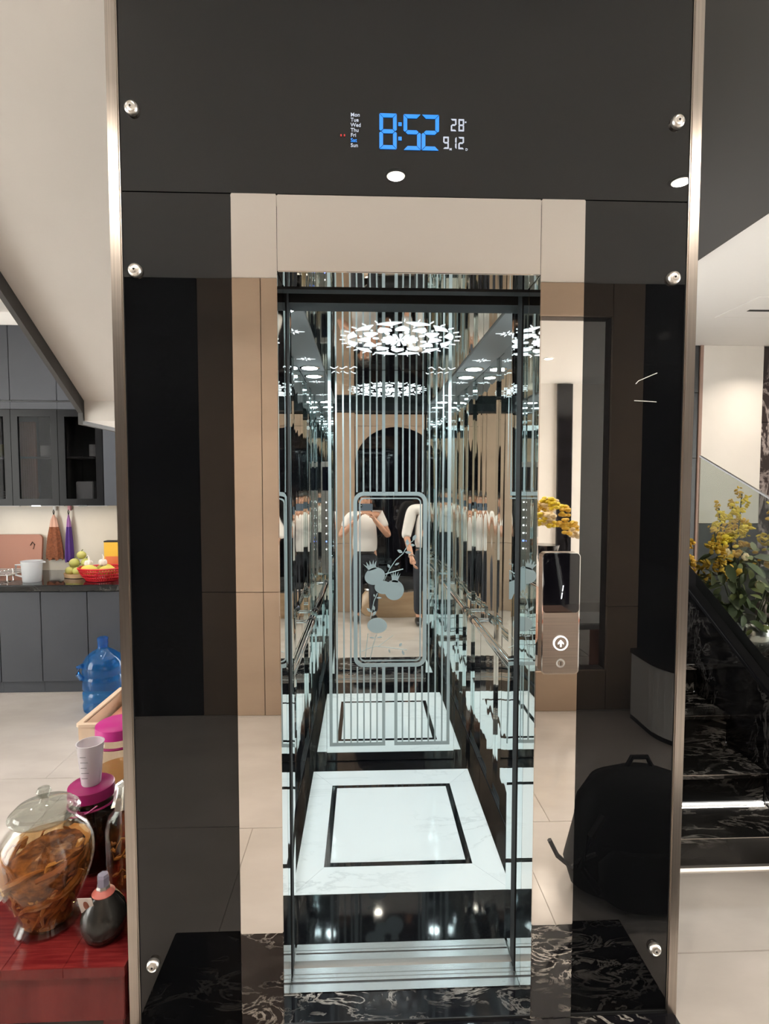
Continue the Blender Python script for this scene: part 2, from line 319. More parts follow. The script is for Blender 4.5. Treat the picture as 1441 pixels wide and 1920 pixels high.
# linear air vent in the right ceiling
t = thing('air_vent', 'flush linear air conditioning slot in the white ceiling', 'vent', (3.2, 2.7, CEIL))
B().ring(rrect(2.72, 3.95, 2.42, 2.92, .003, 2), rrect(2.75, 3.92, 2.45, 2.89, .003, 2), 'z', CEIL-.004, CEIL).build('frame', 'white_paint', t)
B().box(2.752, 3.918, 2.452, 2.888, CEIL-.003, CEIL-.001).build('panel', 'white_paint', t)
B().box(2.86, 3.92, 2.70, 2.735, CEIL-.006, CEIL-.003).build('slot', 'rubber', t)

# ------------------------------------------------------------------ left stair flight (seen from below)
t = thing('stair_soffit', 'pale plaster underside of the stair flight left of the elevator', 'stairs', (-1.2, 1.4, 1.9), kind=S)
prof = [(.06, CEIL), (1.44, 1.985), (1.44, 1.88), (3.3, 1.88), (3.3, 2.06), (1.60, 2.06), (.06, 3.12)]
B().prism(prof, 'x', -1.585, -.79).build('soffit_slab', 'plaster', t)
sp = [(-.05, 2.972-.075), (1.425, 1.995-.075), (1.425, 1.86), (3.3, 1.86), (3.3, 2.20), (1.60, 2.20), (-.05, 3.29)]
B().prism(sp, 'x', -1.61, -1.586).build('stringer_board', 'grey_matte', t)

# ================================================================== ELEVATOR
# shaft behind the glass
sh = thing('elevator_shaft', 'dark enclosed elevator shaft between the two stair flights', 'elevator shaft', (0, .8, 0), kind=S)
B().box(-.765, -.70, .03, 1.75, FZ, CEIL).build('wall_left', 'grey_matte', sh); B().box(.70, .765, .03, 1.75, FZ, CEIL).build('wall_right', 'grey_matte', sh); B().box(-.765, .765, 1.70, 1.75, FZ, CEIL).build('wall_back', 'grey_matte', sh)
# plinth
pl = thing('marble_plinth', 'low black veined marble step at the foot of the elevator', 'step', (0, -.17, FZ), kind=S)
B().bbox(-.78, .784, -.345, .10, FZ, 0, .004).build('tread', 'marble_black', pl)
# facade
fa = thing('elevator_facade', 'glossy black glass elevator front with steel edge trims', 'elevator facade', (0, 0, 0))
GF = 0.0
B().box(-.757, .757, GF, GF+.010, 2.320, CEIL-.002).build('glass_panel', 'glass_black', fa, label='upper black glass sheet')
B().box(-.757, -.476, GF, GF+.010, .004, 2.317).build('glass_panel', 'glass_black', fa, label='left black glass sheet')
B().box(.476, .757, GF, GF+.010, .004, 2.317).build('glass_panel', 'glass_black', fa, label='right black glass sheet')
for s, nm in ((-1, 'left'), (1, 'right')):
    B().bbox(*sorted((s*.7585, s*.789)), -.006, .03, FZ+.003, CEIL-.002, .003).build('edge_trim', 'brushed', fa)
    B().box(*sorted((s*.757, s*.7585)), -.001, .012, .0, CEIL-.002).build('seal', 'rubber', fa)
def standoff(x, z):
    bm = B(); bm.lathe([(.0001, .016), (.004, .016), (.005, .013), (.0105, .0125), (.0125, .015), (.0165, .012), (.018, .006), (.018, 0)], (0, 0, 0), 24)
    bm.v = [(x+v[0], -v[2], z+v[1]) for v in bm.v]; o = bm.build('standoff_cap', 'cap_steel', fa, True)
    d = B(); d.lathe([(.0001, .0168), (.0028, .0168), (.0028, .0150), (.0001, .0150)], (0, 0, 0), 12); d.v = [(x+v[0], -v[2], z+v[1]) for v in d.v]; d.build('screw_hole', 'rubber', o)
for x, z in ((-.725, 2.526), (.721, 2.526), (-.725, 2.114), (.721, 2.114), (-.72, .199), (.719, .199)): standoff(x, z)
B().box(-.77, .77, -.004, .0, .0005, .008).build('base_seal', 'rubber', fa)
for pts in ([(.625, 1.828), (.632, 1.836), (.660, 1.848), (.684, 1.858)], [(.622, 1.782), (.645, 1.781), (.684, 1.779)]): B().tube([(x, -.0014, z) for x, z in pts], .0011, 5).build('scratch', 'white_plastic', fa)
# door frame (mirror steel architrave)
fr = thing('elevator_door_frame', 'mirror polished steel architrave around the elevator doorway', 'door frame', (0, 0, 0))
B().bbox(-.474, -.3545, -.007, .10, .001, 2.317, .002).build('jamb', 'mirror_steel', fr); B().bbox(.3545, .474, -.007, .10, .0, 2.317, .002).build('jamb', 'mirror_steel', fr)
B().bbox(-.3535, .3535, -.006, .112, 2.116, 2.316, .002).build('lintel', 'mirror_steel', fr)
for s in (-1, 1):
    B().box(*sorted((s*.3545, s*.375)), .1005, .150, .0, 2.14).build('reveal_strip', 'mirror_side', fr)
    B().box(*sorted((s*.352, s*.385)), .160, .205, .004, 2.14).build('door_edge', 'rubber', fr)
B().box(-.47, .47, .115, .150, 2.112, 2.30).build('door_header', 'rubber', fr)
# sills
si = thing('landing_sill', 'grooved aluminium landing sill behind the marble step', 'door sill', (0, .14, 0))
B().box(-.36, .36, .101, .185, -.03, -.006).build('body', 'aluminium', si)
for y0, y1 in ((.101, .128), (.136, .146), (.150, .160), (.164, .185)): B().box(-.3535, .3535, y0, y1, -.006, 0).build('rib', 'aluminium', si)
B().box(-.3535, .3535, .128, .136, -.006, -.002).build('groove', 'steel_dark', si)
ci = thing('cabin_sill', 'grooved aluminium cabin sill at the edge of the cabin floor', 'door sill', (0, .24, 0))
B().box(-.36, .36, .212, .276, -.03, -.006).build('body', 'aluminium', ci)
for y0, y1 in ((.212, .236), (.242, .250), (.253, .276)): B().box(-.352, .352, y0, y1, -.006, 0).build('rib', 'aluminium', ci)
B().box(-.352, .352, .236, .242, -.006, -.002).build('groove', 'steel_dark', ci)
# ------------------------------------------------------------------ cabin
cb = thing('elevator_cabin', 'mirror lined elevator cabin with etched back wall and marble floor', 'elevator cabin', (.029, .9, 0))
XL, XR, YF, YB, ZC = -.468, .526, .277, 1.497, 2.165
# floor pieces
def quadpiece(pts, mat, nm, z1=0): return B().prism(pts, 'z', -.03, z1).build(nm, mat, cb)
def frame_pieces(o, i, mat, nm):
    (ox0, ox1, oy0, oy1), (ix0, ix1, iy0, iy1) = o, i; g = .0006
    quadpiece([(ox0+g, oy0), (ox1-g, oy0), (ix1-g, iy0), (ix0+g, iy0)], mat, nm); quadpiece([(ox0+g, oy1), (ox1-g, oy1), (ix1-g, iy1), (ix0+g, iy1)], mat, nm)
    quadpiece([(ox0, oy0+g), (ox0, oy1-g), (ix0, iy1-g), (ix0, iy0+g)], mat, nm); quadpiece([(ox1, oy0+g), (ox1, oy1-g), (ix1, iy1-g), (ix1, iy0+g)], mat, nm)
quadpiece([(-.265, .672), (.291, .672), (.291, 1.222), (-.265, 1.222)], 'marble_white', 'white_slab')
frame_pieces((-.289, .315, .648, 1.247), (-.266, .292, .671, 1.223), 'granite_black', 'black_inlay')
frame_pieces((-.399, .436, .500, 1.388), (-.290, .316, .647, 1.248), 'marble_white', 'white_border')
frame_pieces((XL, XR, YF, YB), (-.400, .437, .499, 1.389), 'granite_black', 'black_border')
# back wall: three mirror panels
B().box(XL, -.336, YB, YB+.02, .0, ZC).build('back_mirror', 'mirror_back', cb); B().box(.378, XR, YB, YB+.02, .0, ZC).build('back_mirror', 'mirror_back', cb)
bp = B().bbox(-.334, .376, YB-.006, YB+.02, .004, ZC, .002).build('etched_mirror', 'mirror_back', cb)
EY0, EY1 = YB-.0075, YB-.0058
def bar(x0, x1, z0, z1, nm='etched_stripe'): return B().box(x0, x1, EY0, EY1, z0, z1).build(nm, 'etched', bp)
CX = .0165
zf0, zf1 = .535, 1.508; zb = .088
for s in (-1, 1):
    for k, off in enumerate((.071, .1075, .144, .180, .216, .254, .292)):
        x = CX+s*off
        if off < .19: bar(x-.0042, x+.0042, zf1-.002, ZC-.002); bar(x-.0042, x+.0042, zb+.02, zf0+.002)
        else: bar(x-.0042, x+.0042, zb+.02, ZC-.002)
    x = CX+s*.034; bar(x-.0085, x+.0085, zf1-.002, ZC-.002); bar(x-.0085, x+.0085, zb+.02, zf0+.002)
    x = CX+s*.327; bar(x-.0085, x+.0085, zb+.02, ZC-.002)
    bar(*sorted((CX+s*.0255, CX+s*.3355)), zb, zb+.02)
fx0, fx1 = CX-.200, CX+.204
B().ring(rrect(fx0, fx1, zf0, zf1, .055), rrect(fx0+.021, fx1-.021, zf0+.021, zf1-.021, .036), 'y', EY0, EY1).build('etched_frame', 'etched', bp)
B().ring(rrect(fx0+.032, fx1-.032, zf0+.032, zf1-.032, .028), rrect(fx0+.039, fx1-.039, zf0+.039, zf1-.039, .022), 'y', EY0, EY1).build('etched_frame', 'etched', bp)
def g(cx_, cy_): return (-.3645+cx_*.0005475, 1.5745-cy_*.000559)
def poly(pts, nm, e=0): return B().prism([g(*p) for p in pts], 'y', EY0-e, EY1).build(nm, 'etched', bp)
def pomegranate(cx_, cy_, rx, ry, tilt, crown, e=0):
    pts = []
    n = 28; ca, sa = math.cos(tilt), math.sin(tilt)
    for i in range(n):
        a = 2*PI*i/n-PI/2; u, v = rx*math.cos(a), ry*math.sin(a); pts.append((cx_+u*ca-v*sa, cy_+u*sa+v*ca))
    poly(pts, 'etched_fruit', e)
    if crown:
        L_ = crown
        q = [(-.42, -.80), (-.50, -1.15), (-.78, -1.80), (-.46, -1.36), (-.40, -1.92), (-.22, -1.34), (-.06, -1.95), (.06, -1.36), (.34, -1.90), (.26, -1.30), (.62, -1.72), (.40, -1.12), (.42, -.80)]
        poly([(cx_+u*rx*L_*ca-v*ry*sa, cy_+u*rx*L_*sa+v*ry*ca) for u, v in q], 'etched_crown', e)
pomegranate(545, 950, 104, 84, -.30, .95); pomegranate(740, 1090, 98, 100, .10, .75); pomegranate(630, 1062, 88, 66, .1, 0, .0004); pomegranate(568, 1442, 100, 76, .05, 0)
for pts_, r in (([(640, 990), (690, 885), (755, 790), (830, 725), (885, 630), (930, 600)], .0019), ([(650, 930), (720, 910), (830, 880)], .003), ([(570, 1120), (535, 1200), (500, 1370)], .0025), ([(475, 1520), (462, 1640), (447, 1765)], .0022), ([(560, 1530), (525, 1640), (498, 1775)], .0022), ([(410, 1702), (480, 1670), (555, 1650), (660, 1662), (870, 1690)], .0018), ([(575, 1655), (650, 1600), (730, 1540)], .0016)):
    B().tube([(g(*p)[0], YB-.0066, g(*p)[1]) for p in pts_], r, 6).build('etched_stem', 'etched', bp)
def eleaf(x, y, a, L_, w_):
    pts = [(x+L_*t*math.cos(a)-w_*s*math.sin(PI*t)*math.sin(a), y+L_*t*math.sin(a)+w_*s*math.sin(PI*t)*math.cos(a)) for s, ts in ((1, [k/8 for k in range(9)]), (-1, [1-k/8 for k in range(1, 8)])) for t in ts]
    poly(pts, 'etched_leaf')
for a in ((845, 712, .1, 70, 14), (825, 718, -2.7, 62, 15), (700, 870, -2.2, 45, 13), (745, 840, -.4, 50, 10), (868, 645, -1.5, 60, 17), (925, 600, -1.05, 70, 17), (900, 640, .15, 48, 12), (530, 1240, 1.4, 55, 13), (510, 1310, -2.4, 65, 13), (520, 1345, -.9, 60, 14), (560, 1165, 0, 55, 9), (545, 1155, -2, 30, 8), (485, 1560, .1, 60, 8), (565, 1562, -.1, 55, 8), (790, 1655, -.9, 45, 14), (820, 1690, 1.2, 58, 12), (685, 1680, 1.3, 42, 8)): eleaf(*a)
# side walls: vertical mirror panels
for s, X in ((-1, XL), (1, XR)):
    ys = [YF+.01, .58, .72, .86, 1.0, 1.14, 1.28, YB-.001]
    for y0, y1 in zip(ys[:-1], ys[1:]):
        k = .012 if ys.index(y0) % 2 else .0
        B().bbox(*sorted((X-s*k, X+s*.02)), y0+.001, y1-.001, .004, ZC, .0015).build('side_mirror', 'mirror_side', cb)
    B().box(*sorted((X-s*.0135, X)), YF+.012, YB-.002, .0, .004).build('skirting_strip', 'rubber', cb)
# front returns, header, ceiling
for s, X in ((-1, XL), (1, XR)):
    B().box(*sorted((s*.356, X+s*.02)), .212, YF+.008, .0, ZC+.02).build('front_return', 'mirror_side', cb)
B().box(-.356, .356, .212, YF+.018, 2.106, ZC+.02).build('transom', 'rubber', cb)
cl = B().box(XL, XR, YF, YB, ZC, ZC+.03).build('cabin_ceiling', 'mirror_ceiling', cb)
for x0, x1 in ((XL+.002, -.335), (.378, XR-.002)): B().box(x0, x1, YF+.02, YB-.004, ZC-.008, ZC).build('ceiling_strip', 'satin_grey', cl)
# pierced rosette of light
RX, RY = .029, .865
def rpoly(pts, nm='light_cutout'): B().prism([(RX+p[0]*.84, RY+p[1]*.98) for p in pts], 'z', ZC-.0025, ZC-.0004).build(nm, 'cut_cool', cl)
def polar(r, a): return (r*math.cos(a), r*math.sin(a))
rpoly([polar(.014, 2*PI*k/16) for k in range(16)])
for k in range(16):
    a = 2*PI*k/16; hw = .0145
    rpoly([polar(.022, a-.08), polar(.085, a-.115), polar(.092, a-.085), polar(.095, a), polar(.092, a+.085), polar(.085, a+.115), polar(.022, a+.08)])
for k in range(8):
    a = 2*PI*k/8+.2; rpoly([polar(.108, a), polar(.117, a-.09), polar(.137, a-.07), polar(.142, a), polar(.137, a+.07), polar(.117, a+.09)])
for k in range(12):
    a = 2*PI*k/12
    rpoly([polar(.150, a-.20), polar(.170, a-.21), polar(.190, a-.14), polar(.213, a), polar(.190, a+.14), polar(.170, a+.21), polar(.150, a+.20), polar(.1495, a)])
    a += PI/12
    rpoly([polar(.222, a), polar(.246, a-.14), polar(.262, a-.23), polar(.268, a-.1), polar(.270, a), polar(.268, a+.1), polar(.262, a+.23), polar(.246, a+.14)])
    rpoly([polar(.198, a), polar(.203, a-.03), polar(.214, a), polar(.203, a+.03)])
for k in range(28):
    a = 2*PI*k/28; rpoly([polar(.277, a-.006), polar(.305, a-.005), polar(.305, a+.005), polar(.277, a+.006)], 'light_ray')
for sx, sy in ((-.405, .72), (-.405, 1.20), (.452, .72), (.452, 1.20)):
    for k in range(8):
        a = 2*PI*k/8; L_ = .046 if k % 2 == 0 else .030
        p = [(sx+q[0], sy+q[1]) for q in (polar(.010, a), polar(.016, a-.25), polar(L_, a), polar(.016, a+.25))]
        B().prism(p, 'z', ZC-.0098, ZC-.0081).build('light_star', 'cut_cool', cl)
for sx in (-1, 1):                                   # scrolled cut-outs near the back wall
    for k in range(3): B().tube([(RX+sx*(.19+.05*k+.04*t), 1.43-.025*math.sin(t*5+k), ZC-.001) for t in [j/6 for j in range(7)]], .002, 5).build('light_scroll', 'cut_cool', cl)
# cabin downlights
for x, y in ((-.405, 1.385), (.452, 1.385), (-.405, .42), (.452, .42)):
    q = B().lathe([(.052, 0), (.052, -.005), (.042, -.007), (.042, 0)], (x, y, ZC-.008), 24).build('downlight_rim', 'chrome', cb, True)
    B().lathe([(.0001, -.004), (.041, -.004), (.041, -.001), (.0001, -.001)], (x, y, ZC-.008), 24).build('downlight_lens', 'lamp_cool', q)
    area('cabin_beam', (x, y, ZC-.017), CABIN_W, COOL, .075, (0, 0, 0), 150, cb)
# handrails
for s, X in ((-1, XL+.062), (1, XR-.062)):
    h = B().cyl((X, .43, .822), (X, 1.45, .822), .019, n=20).build('handrail', 'chrome', cb, True)
    for y in (.50, 1.385):
        B().cyl((X, y, .822), (X+s*.062, y, .822), .009, n=12).build('bracket', 'chrome', h, True)
        B().cyl((X, y-.018, .822), (X, y+.018, .822), .022, n=20).build('ring', 'steel_dark', h, True)
# operating panel on the front return, its lit buttons face the back mirror
cp = B().bbox(-.455, -.372, YF+.008, YF+.020, .86, 1.72, .004).build('operating_panel', 'brushed_panel', cb)
B().box(-.445, -.382, YF+.020, YF+.0215, 1.50, 1.68).build('floor_display', 'black_gloss', cp)
for k in range(7):
    for x in (-.4135,): B().cyl((x, YF+.020, 1.05+k*.06), (x, YF+.024, 1.05+k*.06), .006, n=16).build('floor_button', 'btn_white' if k != 1 else 'btn_blue', cp)
# clock behind the glass
ck = thing('clock_display', 'digital clock glowing through black glass, reading 8:52', 'clock', (0, -.002, 2.485))
YD0, YD1 = -.0022, -.0008
SEG = {'0': 'abcdef', '1': 'bc', '2': 'abged', '3': 'abgcd', '4': 'fgbc', '5': 'afgcd', '6': 'afgedc', '7': 'abc', '8': 'abcdefg', '9': 'abcdfg'}
def digit(ch, x0, z0, w_, h_, t_, mat, slant=.0, only=None):
    hw = w_/2; hh = h_/2; gp = t_*.12; out = B()
    def sh_(p): return (x0+p[0]+slant*p[1], z0+p[1])
    S_ = {'a': [(gp, h_), (w_-gp, h_), (w_-t_-gp, h_-t_), (t_+gp, h_-t_)], 'd': [(gp, 0), (w_-gp, 0), (w_-t_-gp, t_), (t_+gp, t_)],
          'g': [(t_*.5+gp, hh), (t_+gp, hh+t_/2), (w_-t_-gp, hh+t_/2), (w_-t_*.5-gp, hh), (w_-t_-gp, hh-t_/2), (t_+gp, hh-t_/2)],
          'f': [(0, h_-gp), (t_, h_-t_-gp), (t_, hh+t_/2+gp), (t_*.4, hh+gp), (0, hh+gp+t_*.3)], 'b': [(w_, h_-gp), (w_-t_, h_-t_-gp), (w_-t_, hh+t_/2+gp), (w_-t_*.4, hh+gp), (w_, hh+gp+t_*.3)],
          'e': [(0, gp), (t_, t_+gp), (t_, hh-t_/2-gp), (t_*.4, hh-gp), (0, hh-gp-t_*.3)], 'c': [(w_, gp), (w_-t_, t_+gp), (w_-t_, hh-t_/2-gp), (w_-t_*.4, hh-gp), (w_, hh-gp-t_*.3)]}
    for s_ in SEG[ch]: out.prism([sh_(p) for p in S_[s_]], 'y', YD0, YD1)
    return out.build('digit', mat, ck)
digit('8', -.082, 2.440, .046, .091, .0098, 'clock_blue'); digit('5', -.018, 2.439, .046, .091, .0098, 'clock_blue'); digit('2', .0305, 2.439, .046, .091, .0098, 'clock_blue')
B().box(-.0318, -.0228, YD0, YD1, 2.500, 2.509).box(-.0318, -.0228, YD0, YD1, 2.463, 2.472).build('colon', 'clock_blue', ck)
digit('2', .108, 2.490, .0150, .031, .0036, 'clock_white'); digit('8', .1285, 2.490, .0150, .031, .0036, 'clock_white'); B().box(.1455, .1495, YD0, YD1, 2.512, 2.515).build('degree_mark', 'clock_white', ck)
digit('9', .088, 2.444, .0150, .031, .0036, 'clock_white'); digit('1', .1085, 2.444, .0150, .031, .0036, 'clock_white'); digit('2', .1285, 2.444, .0150, .031, .0036, 'clock_white')
for x in (-.185, -.176): B().box(x, x+.0035, YD0, YD1, 2.470, 2.475).build('alarm_dot', 'clock_red', ck)
def text(s_, x, z, size, mat, parent, y=-.0012, nm='lettering', align='LEFT', rot=(PI/2, 0, 0)):
    c_ = bpy.data.curves.new(nm, 'FONT'); c_.body = s_; c_.size = size; c_.extrude = .0005; c_.align_x = align; c_.resolution_u = 3; c_.offset = .0001
    o = bpy.data.objects.new(nm, c_); COL.objects.link(o); o.location = (x, y, z); o.rotation_euler = rot; bpy.context.view_layer.update()
    me = bpy.data.meshes.new_from_object(o.evaluated_get(bpy.context.evaluated_depsgraph_get())); me.transform(o.matrix_world); me.transform(Matrix.Translation(-root_loc(parent)))
    bpy.data.objects.remove(o); me.materials.clear(); me.materials.append(MATS[mat]); r = bpy.data.objects.new(nm, me); COL.objects.link(r); r.parent = parent; return r
for k, d in enumerate(('Mon', 'Tue', 'Wed', 'Thu', 'Fri', 'Sat', 'Sun')): text(d, -.158, 2.5215-k*.0130, .0135, 'clock_blue' if d == 'Sat' else 'clock_white', ck)
text('M', .1045, 2.4405, .0085, 'clock_white', ck); text('D', .1475, 2.4405, .0085, 'clock_white', ck)
# call panel
ca = thing('call_panel', 'slim elevator call panel on the right steel jamb, up arrow lit', 'call panel', (.418, -.008, 1.02))
B().prism(rrect(.366, .470, 1.024, 1.363, .012), 'y', -.024, -.007).build('body', 'brushed_panel', ca)
B().prism(rrect(.3675, .4685, 1.197, 1.3615, .010), 'y', -.0252, -.0235).build('screen', 'black_gloss', ca)
B().ring(rrect(.3655, .4705, 1.0235, 1.3635, .0125), rrect(.3685, .4675, 1.0265, 1.3605, .010), 'y', -.0246, -.0225).build('bezel', 'chrome', ca)
B().prism([(.420, 1.257), (.4222, 1.257), (.4245, 1.273), (.4222, 1.273)], 'y', -.0262, -.0250).prism([(.4172, 1.236), (.4195, 1.236), (.4218, 1.253), (.4195, 1.253)], 'y', -.0262, -.0250).build('floor_digit', 'btn_white', ca, label='lit digit 1')
circ = lambda r, n=28, cx_=.4185, cz=1.112: [(cx_+r*math.cos(2*PI*k/n), cz+r*math.sin(2*PI*k/n)) for k in range(n)]
bt = B().prism(circ(.0175), 'y', -.0262, -.024).build('button', 'steel', ca)
B().ring(circ(.0205), circ(.0172), 'y', -.0275, -.024).build('light_ring', 'btn_white', bt)
B().prism([(.4165, 1.102), (.4205, 1.102), (.4205, 1.113), (.4265, 1.1085), (.4265, 1.113), (.4185, 1.1215), (.4105, 1.113), (.4105, 1.1085), (.4165, 1.113)], 'y', -.0275, -.026).build('arrow', 'btn_white', bt)
k = B().prism(circ(.0125, 24, .4185, 1.056), 'y', -.027, -.024).build('key_lock', 'chrome', ca)
B().prism(circ(.0075, 16, .4185, 1.056), 'y', -.0285, -.0268).build('key_barrel', 'steel', k); B().box(.4177, .4193, -.0290, -.0284, 1.051, 1.061).build('key_slot', 'rubber', k)

# ================================================================== RIGHT STAIRS
st = thing('staircase', 'black veined marble stairs rising behind the elevator on the right', 'stairs', (1.25, .6, FZ))
sy = [.60, .80, 1.06, 1.33, 1.60, 1.87, 2.14, 2.41, 2.68]; RI = .152
for i, y in enumerate(sy):
    z1 = FZ+RI*(i+1); y1 = sy[i+1] if i+1 < len(sy) else y+1.0
    B().box(.80, 1.66, y+.02, y+.045, FZ+RI*i, z1-.026).build('riser', 'marble_stair', st)
    B().bbox(.80, 1.66, y-.006, y1+.03, z1-.025, z1, .003).build('tread', 'marble_stair', st)
    B().box(.80, 1.66, y-.0075, y-.0055, z1-.006, z1-.003).build('nosing_line', 'steel', st)
B().box(.80, 1.66, sy[1]+.012, sy[1]+.018, FZ+RI+.002, FZ+RI+.007).build('led_strip', 'led_white', st)
area('led_light', (1.23, sy[1]+.010, FZ+RI+.009), .8, NEUTRAL, .86, (math.radians(-50), 0, 0), 170, st, 'RECTANGLE', .003)
B().box(.80, 1.66, .606, .618, FZ+.001, FZ+.006).build('led_strip', 'led_warm', st)
# stringer wall with capping, glass balustrade above it
bw = thing('stair_parapet', 'low sloping black marble parapet on the right of the stairs', 'parapet', (1.7, 1.2, FZ))
zt = lambda y: .679+(y-.862)*.56
B().prism([(.50, FZ), (3.3, FZ), (3.3, zt(3.3)-.03), (.50, zt(.50)-.03)], 'x', 1.664, 1.74).build('wall', 'marble_dark', bw)
B().prism([(.48, zt(.48)-.03), (3.3, zt(3.3)-.03), (3.3, zt(3.3)), (.48, zt(.48))], 'x', 1.650, 1.755).build('capping', 'capstone', bw)
for x in (1.652, 1.748): B().prism([(.479, zt(.479)-.012), (3.3, zt(3.3)-.012), (3.3, zt(3.3)-.008), (.479, zt(.479)-.008)], 'x', x-.003, x+.003).build('edge_line', 'steel_dark', bw)
gb = thing('glass_balustrade', 'smoky sloping glass balustrade in front of the yellow flowers', 'balustrade', (1.70, 1.2, zt(1.2)))
gt = lambda y: 1.485+(y-.902)*.41
B().prism([(.50, zt(.50)+.001), (1.42, zt(1.42)+.001), (1.42, gt(1.42)), (.50, gt(.50))], 'x', 1.697, 1.707).build('pane', 'balustrade_glass', gb)
B().prism([(.50, gt(.50)), (1.42, gt(1.42)), (1.42, gt(1.42)+.008), (.50, gt(.50)+.008)], 'x', 1.696, 1.708).build('top_edge', 'black_plastic', gb)
# console and flowers
cs = thing('console_table', 'black marble console behind the stair parapet', 'console', (2.35, 1.9, FZ))
B().bbox(1.85, 2.9, 1.6, 2.25, .38, .43, .006).build('top', 'marble_black', cs); B().box(1.9, 2.0, 1.65, 2.2, FZ, .38).build('leg', 'black_panel', cs); B().box(2.75, 2.85, 1.65, 2.2, FZ, .38).build('leg', 'black_panel', cs)
fv = thing('flower_arrangement', 'big bunch of yellow flowers and dark leaves in a silver bowl', 'flowers', (2.36, 1.92, .43))
VX, VY, VZ = 2.36, 1.92, .43
B().lathe([(.07, 0), (.075, .008), (.05, .02), (.12, .06), (.17, .13), (.175, .19), (.15, .245), (.155, .25), (.145, .245), (.16, .19), (.15, .13)], (VX, VY, VZ), 32).build('bowl', 'vase_silver', fv, True)
def leafmesh(nm, L_, w_, mat):
    b_ = B(); n_ = 6
    vs = []; fs = []
    for k in range(n_+1):
        t_ = k/n_; x_ = w_*math.sin(PI*min(1, t_*.96+.02))**.8; z_ = -.25*L_*t_*t_
        vs += [(-x_, L_*t_, z_+.15*x_), (0, L_*t_, z_), (x_, L_*t_, z_+.15*x_)]
    for k in range(n_): a = 3*k; fs += [(a, a+1, a+4, a+3), (a+1, a+2, a+5, a+4)]
    b_.add(vs, fs); return b_.mesh(nm, mat, smooth=True)
lm = [leafmesh('leaf', .13, .030, 'leaf'), leafmesh('leaf', .10, .026, 'leaf_light'), leafmesh('leaf', .16, .036, 'leaf')]
for k in range(200):
    a = random.uniform(0, 2*PI); e = random.uniform(-.35, 1.25); r = random.uniform(.16, .42)
    p = (VX+r*math.cos(a)*math.cos(e)*1.15, VY+r*math.sin(a)*math.cos(e)*.9, VZ+.40+.40*math.sin(e)*random.uniform(.5, 1.15))
    pieces('leaf', lm[(0, 1, 0, 2, 1)[k % 5]], [p], fv, [(random.uniform(-.9, .6), random.uniform(-.7, .7), a-PI/2+random.uniform(-.7, .7))], [(random.uniform(.5, .95),)*3])
for k in range(90):
    p = (random.uniform(1.98, 2.75), random.uniform(1.62, 1.85), random.uniform(.62, 1.12))
    pieces('leaf', lm[k % 3], [p], fv, [(random.uniform(-.9, .3), random.uniform(-.7, .7), PI+random.uniform(-1.2, 1.2))], [(random.uniform(.5, .9),)*3])
def spike(x, y, z0, h, mat, lean):
    s_ = B(); s_.tube([(VX+(x-VX)*.3, VY+(y-VY)*.3, VZ+.2), (x, y, z0), (x+lean, y, z0+h)], .004, 5); o = s_.build('flower_stem', 'stem', fv)
    for c in range(7):
        t_ = c/6; r_ = .075*(1-t_*.75); a = c*2.4; cx_, cy_, cz_ = x+lean*t_+r_*.7*math.cos(a), y+r_*.7*math.sin(a), z0+h*t_; b_ = B()
        for k in range(18):
            q = random.uniform(.009, .021)*(1.2-.5*t_); b_.ell((cx_+random.gauss(0, r_*.45), cy_+random.gauss(0, r_*.45), cz_+random.gauss(0, .020)), (q, q, q*.45), 6, 4, Matrix.Rotation(random.uniform(-1, 1), 3, 'X') @ Matrix.Rotation(random.uniform(-1, 1), 3, 'Y'))
        b_.build('blossom', mat if c % 3 else 'petal_gold', o, True)
SP = [(2.14, 1.85, 1.10, .30, 'petal_yellow', -.04), (2.26, 1.9, 1.16, .33, 'petal_yellow', .02), (2.06, 1.75, 1.0, .26, 'petal_gold', -.05), (2.47, 1.85, 1.14, .40, 'petal_yellow', .02), (2.57, 1.95, 1.10, .42, 'petal_yellow', .05), (2.42, 1.75, 1.02, .28, 'petal_gold', .0), (2.62, 1.8, 1.0, .35, 'petal_gold', .08), (1.98, 1.9, .95, .25, 'petal_gold', -.06), (2.36, 2.1, 1.12, .30, 'petal_yellow', 0), (2.5, 1.70, .93, .22, 'petal_gold', .05), (2.44, 1.62, .70, .14, 'petal_yellow', .05)]
for a in SP: spike(*a)
for k in range(9):
    a = random.uniform(PI, 2*PI); x, y, z = VX+.3*math.cos(a), VY+.26*math.sin(a), random.uniform(.85, 1.2); b_ = B()
    for j in range(6):
        t_ = 2*PI*j/6; b_.ell((x+.014*math.cos(t_), y, z+.014*math.sin(t_)), (.012, .006, .012), 6, 4)
    b_.build('small_flower', 'petal_cream', fv, True)

